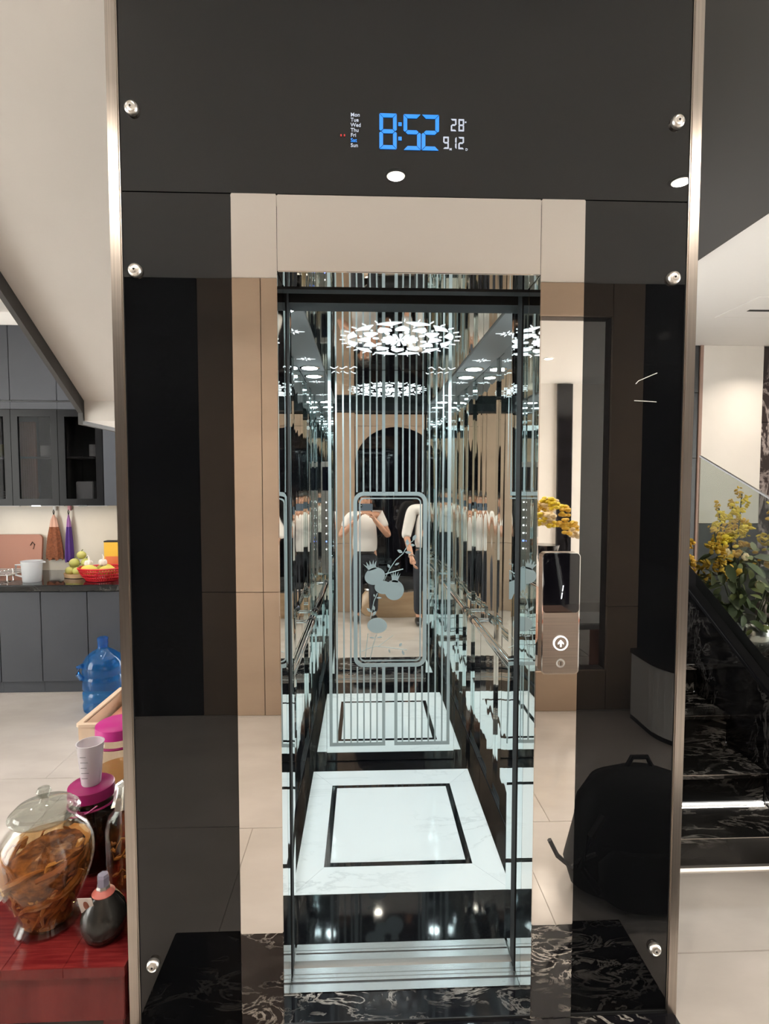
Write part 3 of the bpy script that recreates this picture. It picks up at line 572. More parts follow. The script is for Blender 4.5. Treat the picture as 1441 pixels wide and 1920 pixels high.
# ================================================================== KITCHEN
# base cabinets
for i, (x0, x1) in enumerate(((-4.4, -3.46), (-3.46, -2.853), (-2.853, -2.548), (-2.548, -2.206), (-2.206, -1.5))):
    t = thing('base_cabinet', ('grey kitchen base cabinet, leftmost, mostly out of frame', 'grey kitchen base cabinet under the chopping board', 'narrow grey base cabinet under the measuring jug', 'grey base cabinet under the red fruit basket', 'grey base cabinet behind the blue water bottle')[i], 'cabinet', ((x0+x1)/2, 3.0, FZ), 'grey base cabinets')
    B().box(x0+.002, x1-.002, 2.70, 3.34, FZ+.001, .75).build('body', 'cabinet_dark', t); B().box(x0+.001, x1-.001, 2.672, 2.70, FZ+.001, .055).build('kick_board', 'cabinet_grey', t)
    d = B().bbox(x0+.0025, x1-.0025, 2.65, 2.672, .06, .742, .002).build('door', 'cabinet_grey', t)
ct = tag(B().bbox(-4.4, -1.5, 2.615, 3.348, .752, .80, .006).build('countertop', 'marble_counter'), 'black veined marble kitchen countertop', 'countertop')
# upper glass cabinets and the solid row above
for i, (x0, x1) in enumerate(((-4.0, -3.29), (-3.29, -2.926), (-2.926, -2.562), (-2.562, -2.213))):
    nm = ('far left, cut by the frame', 'left, holding cups', 'middle, with the slatted board inside', 'right, nearest the grey end panel')[i]
    t = thing('glass_cabinet', 'black framed smoked glass wall cabinet, '+nm, 'cabinet', ((x0+x1)/2, 3.17, 1.376), 'glass wall cabinets')
    z0, z1 = 1.376, 2.20
    b_ = B(); b_.box(x0+.001, x0+.016, 3.0, 3.345, z0, z1); b_.box(x1-.016, x1-.001, 3.0, 3.345, z0, z1); b_.box(x0+.016, x1-.016, 3.0, 3.345, z0, z0+.016); b_.box(x0+.016, x1-.016, 3.0, 3.345, z1-.016, z1); b_.box(x0+.016, x1-.016, 3.33, 3.345, z0+.016, z1-.016); b_.build('body', 'cabinet_inside', t)
    B().box(x0+.017, x1-.017, 3.03, 3.33, 1.755, 1.770).build('shelf', 'cabinet_inside', t)
    d = B().ring(rrect(x0+.002, x1-.002, z0, z1-.06, .001, 1), rrect(x0+.055, x1-.055, z0+.055, z1-.115, .001, 1), 'y', 2.975, 2.998).build('door', 'cabinet_black', t)
    B().box(x0+.054, x1-.054, 2.984, 2.988, z0+.054, z1-.114).build('pane', 'smoked_glass', d)
    B().box(x0+.15, x0+.22, 2.965, 2.976, z0-.004, z0+.002).build('handle', 'chrome', d)
    B().box(x0+.001, x1-.001, 2.98, 2.999, z1-.056, z1).build('top_rail', 'cabinet_grey', t)
    t2 = thing('upper_cabinet', 'grey closed cabinet under the kitchen ceiling, '+nm.split(',')[0], 'cabinet', ((x0+x1)/2, 3.17, 2.21), 'closed cabinets above the glass row')
    B().box(x0+.001, x1-.001, 3.0, 3.345, 2.205, 2.80).build('body', 'cabinet_dark', t2); B().bbox(x0+.002, x1-.002, 2.978, 2.999, 2.213, 2.798, .002).build('door', 'cabinet_grey', t2)
tag(B().box(-4.0, -2.213, 2.99, 3.345, 2.802, CEIL).build('trim_1', 'white_paint'), 'white filler strip above the kitchen cabinets', 'trim', kind=S)
tag(B().bbox(-2.210, -1.55, 2.975, 3.345, 1.376, 2.80, .003).build('end_panel', 'cabinet_grey'), 'plain grey panel beside the glass wall cabinets', 'cabinet panel')
# things seen through the cabinet glass
def cup(x, y, z, r, h, mat, lb, cat='cup', nm='mug'):
    t = thing(nm, lb, cat, (x, y, z)); B().lathe([(r*.8, 0), (r, .005), (r, h), (r*.92, h), (r*.9, .008)], (x, y, z), 20).build('bowl', mat, t, True)
    B().tube([(x+r*.95, y, z+h*.8), (x+r*1.5, y, z+h*.7), (x+r*1.5, y, z+h*.35), (x+r*.95, y, z+h*.25)], .006, 6).build('handle', mat, t, True)
cup(-2.72, 3.1, 1.771, .045, .09, 'white_plastic', 'white mug on the shelf of the middle glass cabinet'); cup(-2.33, 3.1, 1.771, .045, .10, 'white_plastic', 'white mug on the shelf of the right glass cabinet')
for k in range(5): tag(B().lathe([(.04, 0), (.06, .012), (.062, .018), (.055, .016)], (-3.02, 3.12, 1.393+k*.020), 20).build('plate', 'white_plastic', smooth=True), 'stacked white plate in the left glass cabinet, '+('bottom', 'second', 'third', 'fourth', 'top')[k]+' of the pile', 'plate', 'plates in the glass cabinet')
tag(B().bbox(-2.47, -2.33, 3.05, 3.28, 1.393, 1.57, .006).build('tin_box', 'white_plastic'), 'pale box inside the right glass cabinet', 'box')
t = thing('slatted_board', 'brown slatted wooden board leaning in the middle glass cabinet', 'board', (-2.85, 3.06, 1.393))
for k in range(7): B().box(-2.902+k*.018, -2.888+k*.018, 3.05, 3.07, 1.394, 2.05).build('slat', 'wood_board', t)
B().box(-2.905, -2.775, 3.071, 3.078, 1.45, 1.48).build('batten', 'wood_board', t)
cup(-3.09, 3.1, 1.771, .06, .10, 'fruit_green', 'green cup on the shelf of the left glass cabinet')
for x in (-3.1, -2.74, -2.39):
    t = thing('under_cabinet_light', 'slim light bar under the wall cabinets, '+('left' if x < -3 else 'middle' if x < -2.5 else 'right'), 'light', (x, 3.12, 1.372), 'light bars under the cabinets'); B().box(x-.14, x+.14, 3.11, 3.13, 1.366, 1.3755).build('housing', 'white_plastic', t); area('bar_light', (x, 3.12, 1.365), .38, NEUTRAL, .27, (0, 0, 0), 170, t, 'RECTANGLE', .015)
# worktop things
CT = .8002
t = thing('cutting_board', 'reddish wooden chopping board leaning on the backsplash', 'cutting board', (-3.10, 3.28, CT))
b_ = B().prism(rrect(-3.45, -2.905, 0, .31, .04), 'y', 0, .02); b_.v = [(v[0], 3.285+v[1]+v[2]*.12, CT+.003+v[2]) for v in b_.v]; b_.build('board', 'wood_board', t)
b_ = B().tube([(-3.0, -.006, .22), (-2.985, -.006, .25), (-2.965, -.006, .23), (-2.975, -.006, .19)], .003, 6); b_.v = [(v[0], 3.285+v[1]+v[2]*.12, CT+v[2]) for v in b_.v]; b_.build('cord_loop', 'rubber', t)
t = thing('dish_rack', 'low white wire dish rack on the counter', 'dish rack', (-3.05, 2.95, CT))
for k in range(8): B().cyl((-3.4, 2.75+k*.05, CT+.05), (-2.84, 2.75+k*.05, CT+.05), .003, n=6).build('wire', 'chrome', t)
for x in (-3.4, -3.2, -3.03, -2.84): B().tube([(x, 2.74, CT+.004), (x, 2.74, CT+.05), (x, 3.11, CT+.05), (x, 3.11, CT+.004)], .0045, 6).build('leg', 'chrome', t)
B().tube([(-3.05, 2.74, CT+.05), (-3.05, 2.74, CT+.16), (-2.95, 2.74, CT+.16), (-2.95, 2.74, CT+.05)], .004, 6).build('hoop', 'chrome', t)
t = thing('measuring_jug', 'translucent white plastic measuring jug by the dish rack', 'jug', (-2.67, 2.70, CT))
B().lathe([(.062, 0), (.064, .004), (.074, .158), (.077, .16), (.071, .16), (.060, .006)], (-2.68, 2.78, CT), 28).build('bowl', 'frost_jug', t, True)
B().tube([(-2.75, 2.78, CT+.13), (-2.80, 2.78, CT+.128), (-2.80, 2.78, CT+.05), (-2.745, 2.78, CT+.035)], .008, 8).build('handle', 'frost_jug', t, True)
B().prism([(-2.62, 2.765), (-2.575, 2.78), (-2.62, 2.795)], 'z', CT+.145, CT+.158).build('spout', 'frost_jug', t)
def hangcloth(nm, lb, x, z0, z1, wt, wb, mat, topmat, hookmat):
    t = thing(nm, lb, 'towel', (x, 3.31, z0)); n_ = 26; b_ = B(); c_ = B()
    rings = [(z1-.045, wt*.25, .006), (z1-.09, wt, .012), (z1-.15, wt*1.4, .018), ((z0+z1)/2-.03, wb*.8, .025), (z0+.05, wb, .03), (z0, wb*.97, .028)]
    def ring_(z, w_, d): return [(x+w_*math.cos(2*PI*k/n_), 3.315+d*math.sin(2*PI*k/n_)*(1+.35*math.cos(6*2*PI*k/n_)), z+.012*math.sin(k*1.7)*(z < z0+.06)) for k in range(n_)]
    def skin_(bb, rr):
        vs = [p for r in rr for p in ring_(*r)]; fs = [(k*n_+i, k*n_+(i+1) % n_, (k+1)*n_+(i+1) % n_, (k+1)*n_+i) for k in range(len(rr)-1) for i in range(n_)]; bb.add(vs, fs+[tuple(range(n_)), tuple((len(rr)-1)*n_+i for i in range(n_))])
    skin_(b_, rings[2:]); skin_(c_, rings[:3]); b_.build('cloth', mat, t, True); c_.build('band', topmat, t, True)
    B().tube([(x, 3.315, z1-.05), (x-.006, 3.315, z1-.02), (x, 3.315, z1), (x+.006, 3.315, z1-.02), (x, 3.315, z1-.05)], .003, 6).build('loop', 'rubber', t)
    B().bbox(x-.014, x+.014, 3.325, 3.348, z1-.01, z1+.035, .004).build('hook', hookmat, t)
hangcloth('hand_towel', 'brown hand towel hanging on a hook on the backsplash', -2.80, .90, 1.33, .028, .075, 'towel_brown', 'cloth_peach', 'white_plastic')
hangcloth('tea_towel', 'narrow purple cloth hanging beside the brown towel', -2.675, .88, 1.33, .015, .038, 'cloth_purple', 'cloth_violet', 'pink')
t = thing('fruit_tray', 'round wooden tray piled with green fruit', 'tray', (-2.42, 3.0, CT)); B().lathe([(.11, 0), (.12, .004), (.125, .035), (.118, .035), (.112, .010)], (-2.42, 3.0, CT), 28).build('dish', 'wood_light', t, True)
for k, (dx, dy, dz, r) in enumerate(((-.072, -.03, .052, .037), (.0, -.06, .052, .037), (.072, -.02, .052, .037), (-.04, .05, .05, .039), (.045, .055, .05, .039), (-.045, -.015, .112, .040), (.04, .0, .112, .039), (.0, .01, .172, .036))):
    o = thing('guava', 'green fruit on the wooden tray, '+('front left', 'front middle', 'right', 'back left', 'back right', 'second layer left', 'second layer right', 'topmost')[k], 'fruit', (-2.42+dx, 3.0+dy, CT+dz), 'green fruit on the tray'); c_ = (-2.42+dx, 3.0+dy, CT+dz)
    B().ell(c_, (r, r, r*.92), 16, 10).build('flesh', 'fruit_green', o, True); B().cyl((c_[0], c_[1], c_[2]+r*.85), (c_[0]+.012, c_[1], c_[2]+r*1.3), .004, n=6).build('stalk', 'leaf_light', o)
# red basket
BX, BY = -2.17, 2.82
t = thing('fruit_basket', 'red perforated plastic basket on the counter edge', 'basket', (BX, BY, CT))
b_ = B(); nb = 48; rows = [(.115, .006), (.135, .030), (.152, .055), (.165, .08), (.172, .10)]
for k, (r, z) in enumerate(rows): b_.tube([(BX+r*math.cos(2*PI*i/nb), BY+r*.8*math.sin(2*PI*i/nb), CT+z) for i in range(nb+1)], .0042 if k < 4 else .007, 6)
b_.build('hoops', 'red_plastic', t, True); b_ = B()
for i in range(nb): a0 = 2*PI*i/nb; b_.tube([(BX+r*math.cos(a0+.05*k), BY+r*.8*math.sin(a0+.05*k), CT+z) for k, (r, z) in enumerate(rows)], .0032, 4); b_.tube([(BX+r*math.cos(a0-.05*k), BY+r*.8*math.sin(a0-.05*k), CT+z) for k, (r, z) in enumerate(rows)], .0032, 4)
b_.build('lattice', 'red_plastic', t, kind='stuff'); B().lathe([(.0001, .002), (.116, .002), (.116, .008), (.0001, .008)], (BX, BY, CT), 32, 1, .8).build('base', 'red_plastic', t)
for k, (dx, dy, dz) in enumerate(((-.075, -.05, .085), (.065, -.05, .08), (.0, .05, .08))):
    o = thing('mango', 'yellow mango in the red basket, '+('left', 'right', 'rear')[k], 'fruit', (BX+dx, BY+dy, CT+dz), 'mangoes in the basket'); B().ell((BX+dx, BY+dy, CT+dz), (.065, .042, .042), 18, 10).build('flesh', 'mango', o, True); B().ell((BX+dx-.06, BY+dy, CT+dz+.01), (.006, .006, .006), 6, 4).build('stalk', 'stem', o)
for k, (dx, dy, dz) in enumerate(((-.10, .0, .13), (.0, .02, .135))):
    o = thing('garlic_bulb', 'white garlic bulb on top of the basket, '+('left', 'right')[k], 'garlic', (BX+dx, BY+dy, CT+dz), 'garlic on the basket'); c_ = (BX+dx, BY+dy, CT+dz); b_ = B()
    for j in range(7): b_.ell((c_[0]+.016*math.cos(j*.9), c_[1]+.016*math.sin(j*.9), c_[2]), (.016, .016, .026), 10, 8)
    b_.build('cloves', 'garlic', o, True); B().tube([(c_[0], c_[1], c_[2]+.015), (c_[0]+.004, c_[1], c_[2]+.045), (c_[0]-.006, c_[1], c_[2]+.065)], [.009, .005, .003], 8).build('neck', 'garlic', o, True)
t = thing('snack_box', 'yellow and orange carton on the counter behind the basket', 'carton', (-2.14, 3.05, CT)); B().bbox(-2.245, -2.03, 3.02, 3.09, CT, 1.085, .002).build('box', 'box_yellow', t); B().box(-2.235, -2.10, 3.018, 3.0195, .87, .96).build('print', 'box_red', t); B().box(-2.245, -2.03, 3.019, 3.091, 1.075, 1.086).build('lid_edge', 'rubber', t)
# water bottle
WX, WY2 = -1.955, 2.35
t = thing('water_bottle', 'large blue refillable water bottle on the kitchen floor', 'water bottle', (WX, WY2, FZ))
B().lathe([(.115, 0), (.130, .012), (.134, .05), (.127, .075), (.134, .10), (.134, .135), (.124, .15), (.134, .165), (.134, .24), (.127, .255), (.134, .27), (.134, .31), (.128, .345), (.105, .385), (.065, .415), (.038, .43), (.034, .44), (.034, .49), (.037, .495), (.037, .505), (.030, .505), (.030, .44)], (WX, WY2, FZ), 36).build('body', 'bottle_blue', t, True)
B().tube([(WX-.10, WY2-.085, FZ+.335), (WX-.135, WY2-.075, FZ+.32), (WX-.14, WY2-.07, FZ+.27), (WX-.105, WY2-.085, FZ+.24)], .016, 10).build('handle', 'bottle_blue', t, True)
B().lathe([(.031, 0), (.031, .015), (.0001, .015)], (WX, WY2, FZ+.495), 20).build('neck_plug', 'bottle_blue', t, True)

# ================================================================== RED TABLE AND JARS
TZ = .2
t = thing('low_table', 'low glossy dark red wooden table left of the elevator', 'table', (-1.05, .6, FZ))
for k in range(3): B().bbox(-1.305+k*.169, -1.305+(k+1)*.169-.0006, -.008, 1.35, TZ-.03, TZ, .0008).build('plank', 'red_wood', t)
B().bbox(-1.295, -.805, .004, .026, .03, TZ-.031, .002).build('apron', 'red_wood', t); B().bbox(-1.295, -.805, 1.31, 1.34, .03, TZ-.031, .002).build('apron', 'red_wood', t)
B().box(-1.295, -1.27, .026, 1.31, .03, TZ-.031).build('apron', 'red_wood', t); B().box(-.83, -.805, .026, 1.31, .03, TZ-.031).build('apron', 'red_wood', t)
for x in (-1.29, -.87):
    for y in (.008, 1.27): B().bbox(x, x+.06, y, y+.06, FZ, TZ-.032, .003).build('leg', 'red_wood', t)
# big jar
def jar(nm, lb, x, y, prof_out, lid=None, fill=None, liquid=None, smooth=True):
    t = thing(nm, lb, 'jar', (x, y, TZ)); th = .004
    inner = [(max(r-th, .0001), max(z, .008)) for r, z in prof_out][::-1]
    B().lathe(prof_out+inner[:-1]+[(inner[-1][0], .008), (.0001, .008)], (x, y, TZ), 40).build('glass', 'jar_glass', t, True); return t
JX, JY = -1.105, .165
J = jar('ginseng_jar', 'big round glass jar of brown roots in liquor with a knobbed glass lid', JX, JY, [(.0001, 0), (.088, 0), (.092, .010), (.078, .035), (.082, .055), (.105, .10), (.128, .16), (.135, .205), (.130, .25), (.112, .29), (.088, .315), (.082, .33), (.086, .338)])
B().lathe([(.088, .338), (.094, .342), (.098, .349), (.094, .354), (.086, .357), (.082, .366), (.060, .374), (.03, .379), (.014, .383), (.011, .392), (.017, .402), (.021, .414), (.016, .424), (.0001, .427)], (JX, JY, TZ), 36).build('lid', 'lid_glass', J, True)
B().lathe([(.0001, .010), (.074, .016), (.075, .045), (.098, .10), (.121, .16), (.127, .205), (.123, .243), (.0001, .246)], (JX, JY, TZ), 36).build('liquor', 'liquor', J, True)
def inside(r_of, zmax):
    z = random.uniform(.03, zmax); r = r_of(z)*random.uniform(.78, .97); a = random.uniform(0, 2*PI); return a, r, z
rj = lambda z: .070+.053*min(1, max(0, (z-.04)/.13))
for k in range(64):
    a, r, z = inside(rj, .22); pts = []; da = random.uniform(-.3, .3); dz = random.uniform(-.022, .030)
    for j in range(7):
        zz = min(.235, max(.022, z)); rr = min(r, rj(zz)*.93); pts.append((JX+rr*math.cos(a), JY+rr*math.sin(a), TZ+zz)); a += da+random.uniform(-.15, .15); z += dz+random.uniform(-.012, .012)
    r0 = random.choice((.004, .006, .009, .012)); B().tube(pts, [r0, r0*1.1, r0, r0*.85, r0*.65, r0*.45, r0*.2], 7).build('root', ('root', 'root_pale', 'root', 'root_pale', 'root_mid')[k % 5], J, True)
b_ = B(); b_.lathe([(.0001, .012), (.066, .018), (.066, .045), (.088, .10), (.108, .15), (.112, .19), (.104, .222), (.07, .236), (.0001, .240)], (0, 0, 0), 44)
from mathutils import noise as mnoise
b_.v = [(JX+v[0]*(1+.13*mnoise.noise(Vector(v)*38)), JY+v[1]*(1+.13*mnoise.noise(Vector(v)*38)), TZ+v[2]+(.014*mnoise.noise(Vector(v)*30)+.16*v[0]) * (v[2] > .15)) for v in b_.v]; b_.build('root_mass', 'root_tangle', J, True)
# jar with magenta lid and cup on it
J2X, J2Y = -1.095, .43
J2 = jar('liquor_jar', 'dark liquor jar with a magenta lid carrying a plastic cup', J2X, J2Y, [(.0001, 0), (.085, 0), (.092, .012), (.095, .06), (.095, .16), (.088, .205), (.070, .235), (.068, .255)])
B().lathe([(.0001, .01), (.085, .012), (.090, .06), (.090, .16), (.083, .20), (.0001, .202)], (J2X, J2Y, TZ), 32).build('liquor', 'liquor_dark', J2, True)
l2 = B().lathe([(.0001, .29), (.070, .29), (.075, .286), (.077, .25), (.072, .25), (.070, .286)], (J2X, J2Y, TZ), 36).build('lid', 'magenta', J2, True)
B().tube([(J2X+.075*math.cos(t_), J2Y+.075*math.sin(t_), TZ+.225) for t_ in [2*PI*k/32 for k in range(33)]], .004, 6).build('collar', 'magenta', J2, True)
B().tube([(J2X-.03+.1*u, J2Y-.085, TZ+.215+.05*u*u) for u in (0, .3, .6, .9)], .003, 6).build('carry_strap', 'magenta', J2, True)
t = thing('plastic_cup', 'frosted plastic measuring cup standing on a magenta jar lid', 'cup', (J2X, J2Y, TZ+.2905)); B().lathe([(.0001, .002), (.030, .0), (.032, .004), (.044, .145), (.0465, .148), (.042, .148), (.030, .006)], (J2X, J2Y, TZ+.2905), 28).build('wall', 'frost_cup', t, True); 
for k in range(5): B().box(J2X-.014, J2X+.006+.006*(k % 2), J2Y-.0375-k*.0022, J2Y-.0365-k*.0022, TZ+.325+k*.02, TZ+.3265+k*.02).build('measure_mark', 'satin_grey', t)
# third jar
J3X, J3Y = -1.115, .70
J3 = jar('storage_jar', 'clear jar with a bright magenta lid at the back of the table', J3X, J3Y, [(.0001, 0), (.09, 0), (.10, .012), (.102, .06), (.102, .26), (.095, .30), (.080, .325), (.078, .345)])
B().lathe([(.0001, .01), (.092, .012), (.097, .06), (.097, .20), (.0001, .202)], (J3X, J3Y, TZ), 32).build('liquor', 'liquor', J3, True)
B().lathe([(.0001, .392), (.080, .392), (.086, .388), (.088, .35), (.082, .35), (.080, .386)], (J3X, J3Y, TZ), 36).build('lid', 'magenta_bright', J3, True)
B().tube([(J3X+.088*math.cos(t_), J3Y+.088*math.sin(t_), TZ+.318) for t_ in [2*PI*k/32 for k in range(33)]], .005, 6).build('collar', 'magenta', J3, True)
# crate
t = thing('plastic_crate', 'cream plastic crate with oval handle holes behind the jars', 'crate', (-1.28, 1.12, TZ)); cz0, cz1 = TZ, TZ+.285; R45 = Matrix.Rotation(PI/2, 3, 'Z'); cc = Vector((-1.235, 1.13, 0))
def cr(b_, nm, mat): b_.v = [tuple(R45 @ Vector(v)+cc) for v in b_.v]; return b_.build(nm, mat, t)
for s in (-1, 1):
    cr(B().prism([(-.20, cz0), (.20, cz0), (.215, cz1), (-.215, cz1)], 'y', s*.14, s*.155), 'long_side', 'cream_plastic')
    hole = [(.036*math.copysign(abs(math.cos(q))**.6, math.cos(q)), cz1-.06+.014*math.sin(q)) for q in [2*PI*k/24 for k in range(24)]]
    outer = [(max(-.14, min(.14, .3*math.cos(q))), max(cz0, min(cz1, (cz0+cz1)/2+.3*math.sin(q)))) for q in [2*PI*k/24 for k in range(24)]]
    cr(B().ring(outer, hole, 'x', s*.205, s*.220), 'end_side', 'cream_plastic')
cr(B().box(-.2, .2, -.14, .14, cz0, cz0+.008), 'bottom', 'cream_plastic'); cr(B().ring(rrect(-.228, .228, -.163, .163, .02), rrect(-.205, .205, -.14, .14, .01), 'z', cz1-.004, cz1+.008), 'rim', 'cream_plastic'); cr(B().box(-.10, .18, -.12, .12, cz0+.009, cz1-.06), 'red_contents', 'orange_liner')
# foil-topped bottle, small dark bottle, green bottle
X4, Y4 = -.928, .33
t = jar('root_bottle', 'clear bottle of amber root liquor with a foil cap by the steel trim', X4, Y4, [(.0001, 0), (.058, 0), (.064, .008), (.068, .04), (.070, .19), (.060, .235), (.030, .27), (.026, .30), (.026, .33)])
t['category'] = 'bottle'
B().lathe([(.0001, .008), (.058, .012), (.062, .04), (.063, .17), (.0001, .172)], (X4, Y4, TZ), 28).build('liquor', 'liquor', t, True)
for k in range(10):
    a = random.uniform(0, 2*PI); z = random.uniform(.02, .13); B().tube([(X4+.05*math.cos(a+j*.25), Y4+.05*math.sin(a+j*.25), TZ+z+j*.012*random.uniform(.2, 1)) for j in range(5)], [.005, .005, .004, .003, .001], 6).build('root', 'root_pale' if k % 2 else 'root', t, True)
b_ = B(); n_ = 22; prof = [(.046, .272), (.040, .30), (.034, .322), (.030, .345), (.012, .352), (.0001, .354)]
b_.lathe(prof, (0, 0, 0), n_); b_.v = [(X4+v[0]*(1+.12*math.sin(i*2.6)), Y4+v[1]*(1+.12*math.sin(i*2.6)), TZ+v[2]+.004*math.sin(i*1.9)) for i, v in enumerate(b_.v)]; b_.build('foil_cap', 'foil', t, True)
X5, Y5 = -.905, .105
t = thing('gourd_bottle', 'small squat black bottle with a lilac cap and red collar', 'bottle', (X5, Y5, TZ))
B().lathe([(.0001, 0), (.040, 0), (.052, .008), (.062, .035), (.064, .06), (.058, .09), (.044, .115), (.028, .134), (.017, .145), (.015, .155)], (X5, Y5, TZ), 36).build('body', 'clay_dark', t, True)
B().lathe([(.030, .130), (.032, .134), (.022, .144), (.017, .147)], (X5, Y5, TZ), 28).build('collar', 'neck_red', t, True)
B().lathe([(.019, .143), (.020, .150), (.018, .157)], (X5, Y5, TZ), 8).build('neck_ring', 'foil', t); B().lathe([(.017, .156), (.0175, .182), (.014, .190), (.0001, .192)], (X5, Y5, TZ), 6).build('cap', 'cap_lilac', t)
b_ = B().box(-.036, .004, -.001, .001, -.060, .0); b_.v = [(X5-.016+v[0], Y5-.030+v[1]+v[2]*-.35-.018, TZ+.152+v[2]) for v in b_.v]; tg = b_.build('swing_tag', 'card', t)
b_ = B().ell((-.016, -.0012, -.030), (.008, .0006, .018), 10, 6); b_.v = [(X5-.016+v[0], Y5-.030+v[1]+v[2]*-.35-.018, TZ+.152+v[2]) for v in b_.v]; b_.build('tag_print', 'card_print', tg)
X6, Y6 = -.838, .215
t = thing('green_bottle', 'slim dark green glass bottle half hidden by the steel trim', 'bottle', (X6, Y6, TZ)); B().lathe([(.0001, 0), (.028, 0), (.030, .006), (.030, .12), (.022, .15), (.012, .17), (.012, .20), (.0001, .20)], (X6, Y6, TZ), 24).build('body', 'green_glass', t, True); B().lathe([(.014, .188), (.014, .212), (.0001, .213)], (X6, Y6, TZ), 16).build('cap', 'black_plastic', t, True)

# ================================================================== BEHIND THE PHOTOGRAPHER
def skin_mesh(chains, sub=2):
    out = B()
    for verts, edges, radii, root in chains:
        me = bpy.data.meshes.new('tmp'); me.from_pydata(verts, edges, []); o = bpy.data.objects.new('tmp', me); COL.objects.link(o)
        md = o.modifiers.new('s', 'SKIN'); md.use_smooth_shade = True; md.branch_smoothing = .4
        for i, r in enumerate(radii):
            q = me.skin_vertices[0].data[i]; q.radius = r if isinstance(r, tuple) else (r, r); q.use_root = (i == root)
        ss = o.modifiers.new('u', 'SUBSURF'); ss.levels = sub; ss.render_levels = sub
        bpy.context.view_layer.update(); ev = o.evaluated_get(bpy.context.evaluated_depsgraph_get()); em = ev.to_mesh()
        out.add([v.co[:] for v in em.vertices], [tuple(p.vertices) for p in em.polygons]); ev.to_mesh_clear(); bpy.data.objects.remove(o); bpy.data.meshes.remove(me)
    return out
def hand_chains(wr, el, palm_n, spread, curl, s=1.0):
    # fingers continue the forearm direction; palm normal gives the curl direction
    d = (Vector(wr)-Vector(el)).normalized(); n_ = Vector(palm_n); n_ = (n_-d*n_.dot(d)).normalized(); side = d.cross(n_)
    W = Vector(wr); pc = W+d*.045*s; ch = [([tuple(W-d*.03), tuple(W), tuple(pc), tuple(W+d*.085*s)], [(0, 1), (1, 2), (2, 3)], [(.026*s, .026*s), (.027*s, .020*s), (.040*s, .016*s), (.038*s, .014*s)], 0)]
    for k, (off, L_) in enumerate(((-.030, .068), (-.010, .078), (.010, .073), (.029, .056))):
        b0 = W+d*.080*s+side*off*s; p = [b0]; ang = 0
        for j in range(3):
            ang += curl*(.7+.3*j); p.append(p[-1]+(d*math.cos(ang)+n_*math.sin(ang)+side*off*spread).normalized()*L_*s*(.42, .33, .25)[j])
        ch.append(([tuple(q) for q in p], [(0, 1), (1, 2), (2, 3)], [.0095*s, .009*s, .0085*s, .007*s], 0))
    t0 = W+d*.030*s-side*.026*s; ch.append(([tuple(t0), tuple(t0+(d*.6-side*.7+n_*.3).normalized()*.036*s), tuple(t0+(d*.8-side*.55+n_*.5).normalized()*.066*s)], [(0, 1), (1, 2)], [.011*s, .0105*s, .008*s], 0))
    return ch
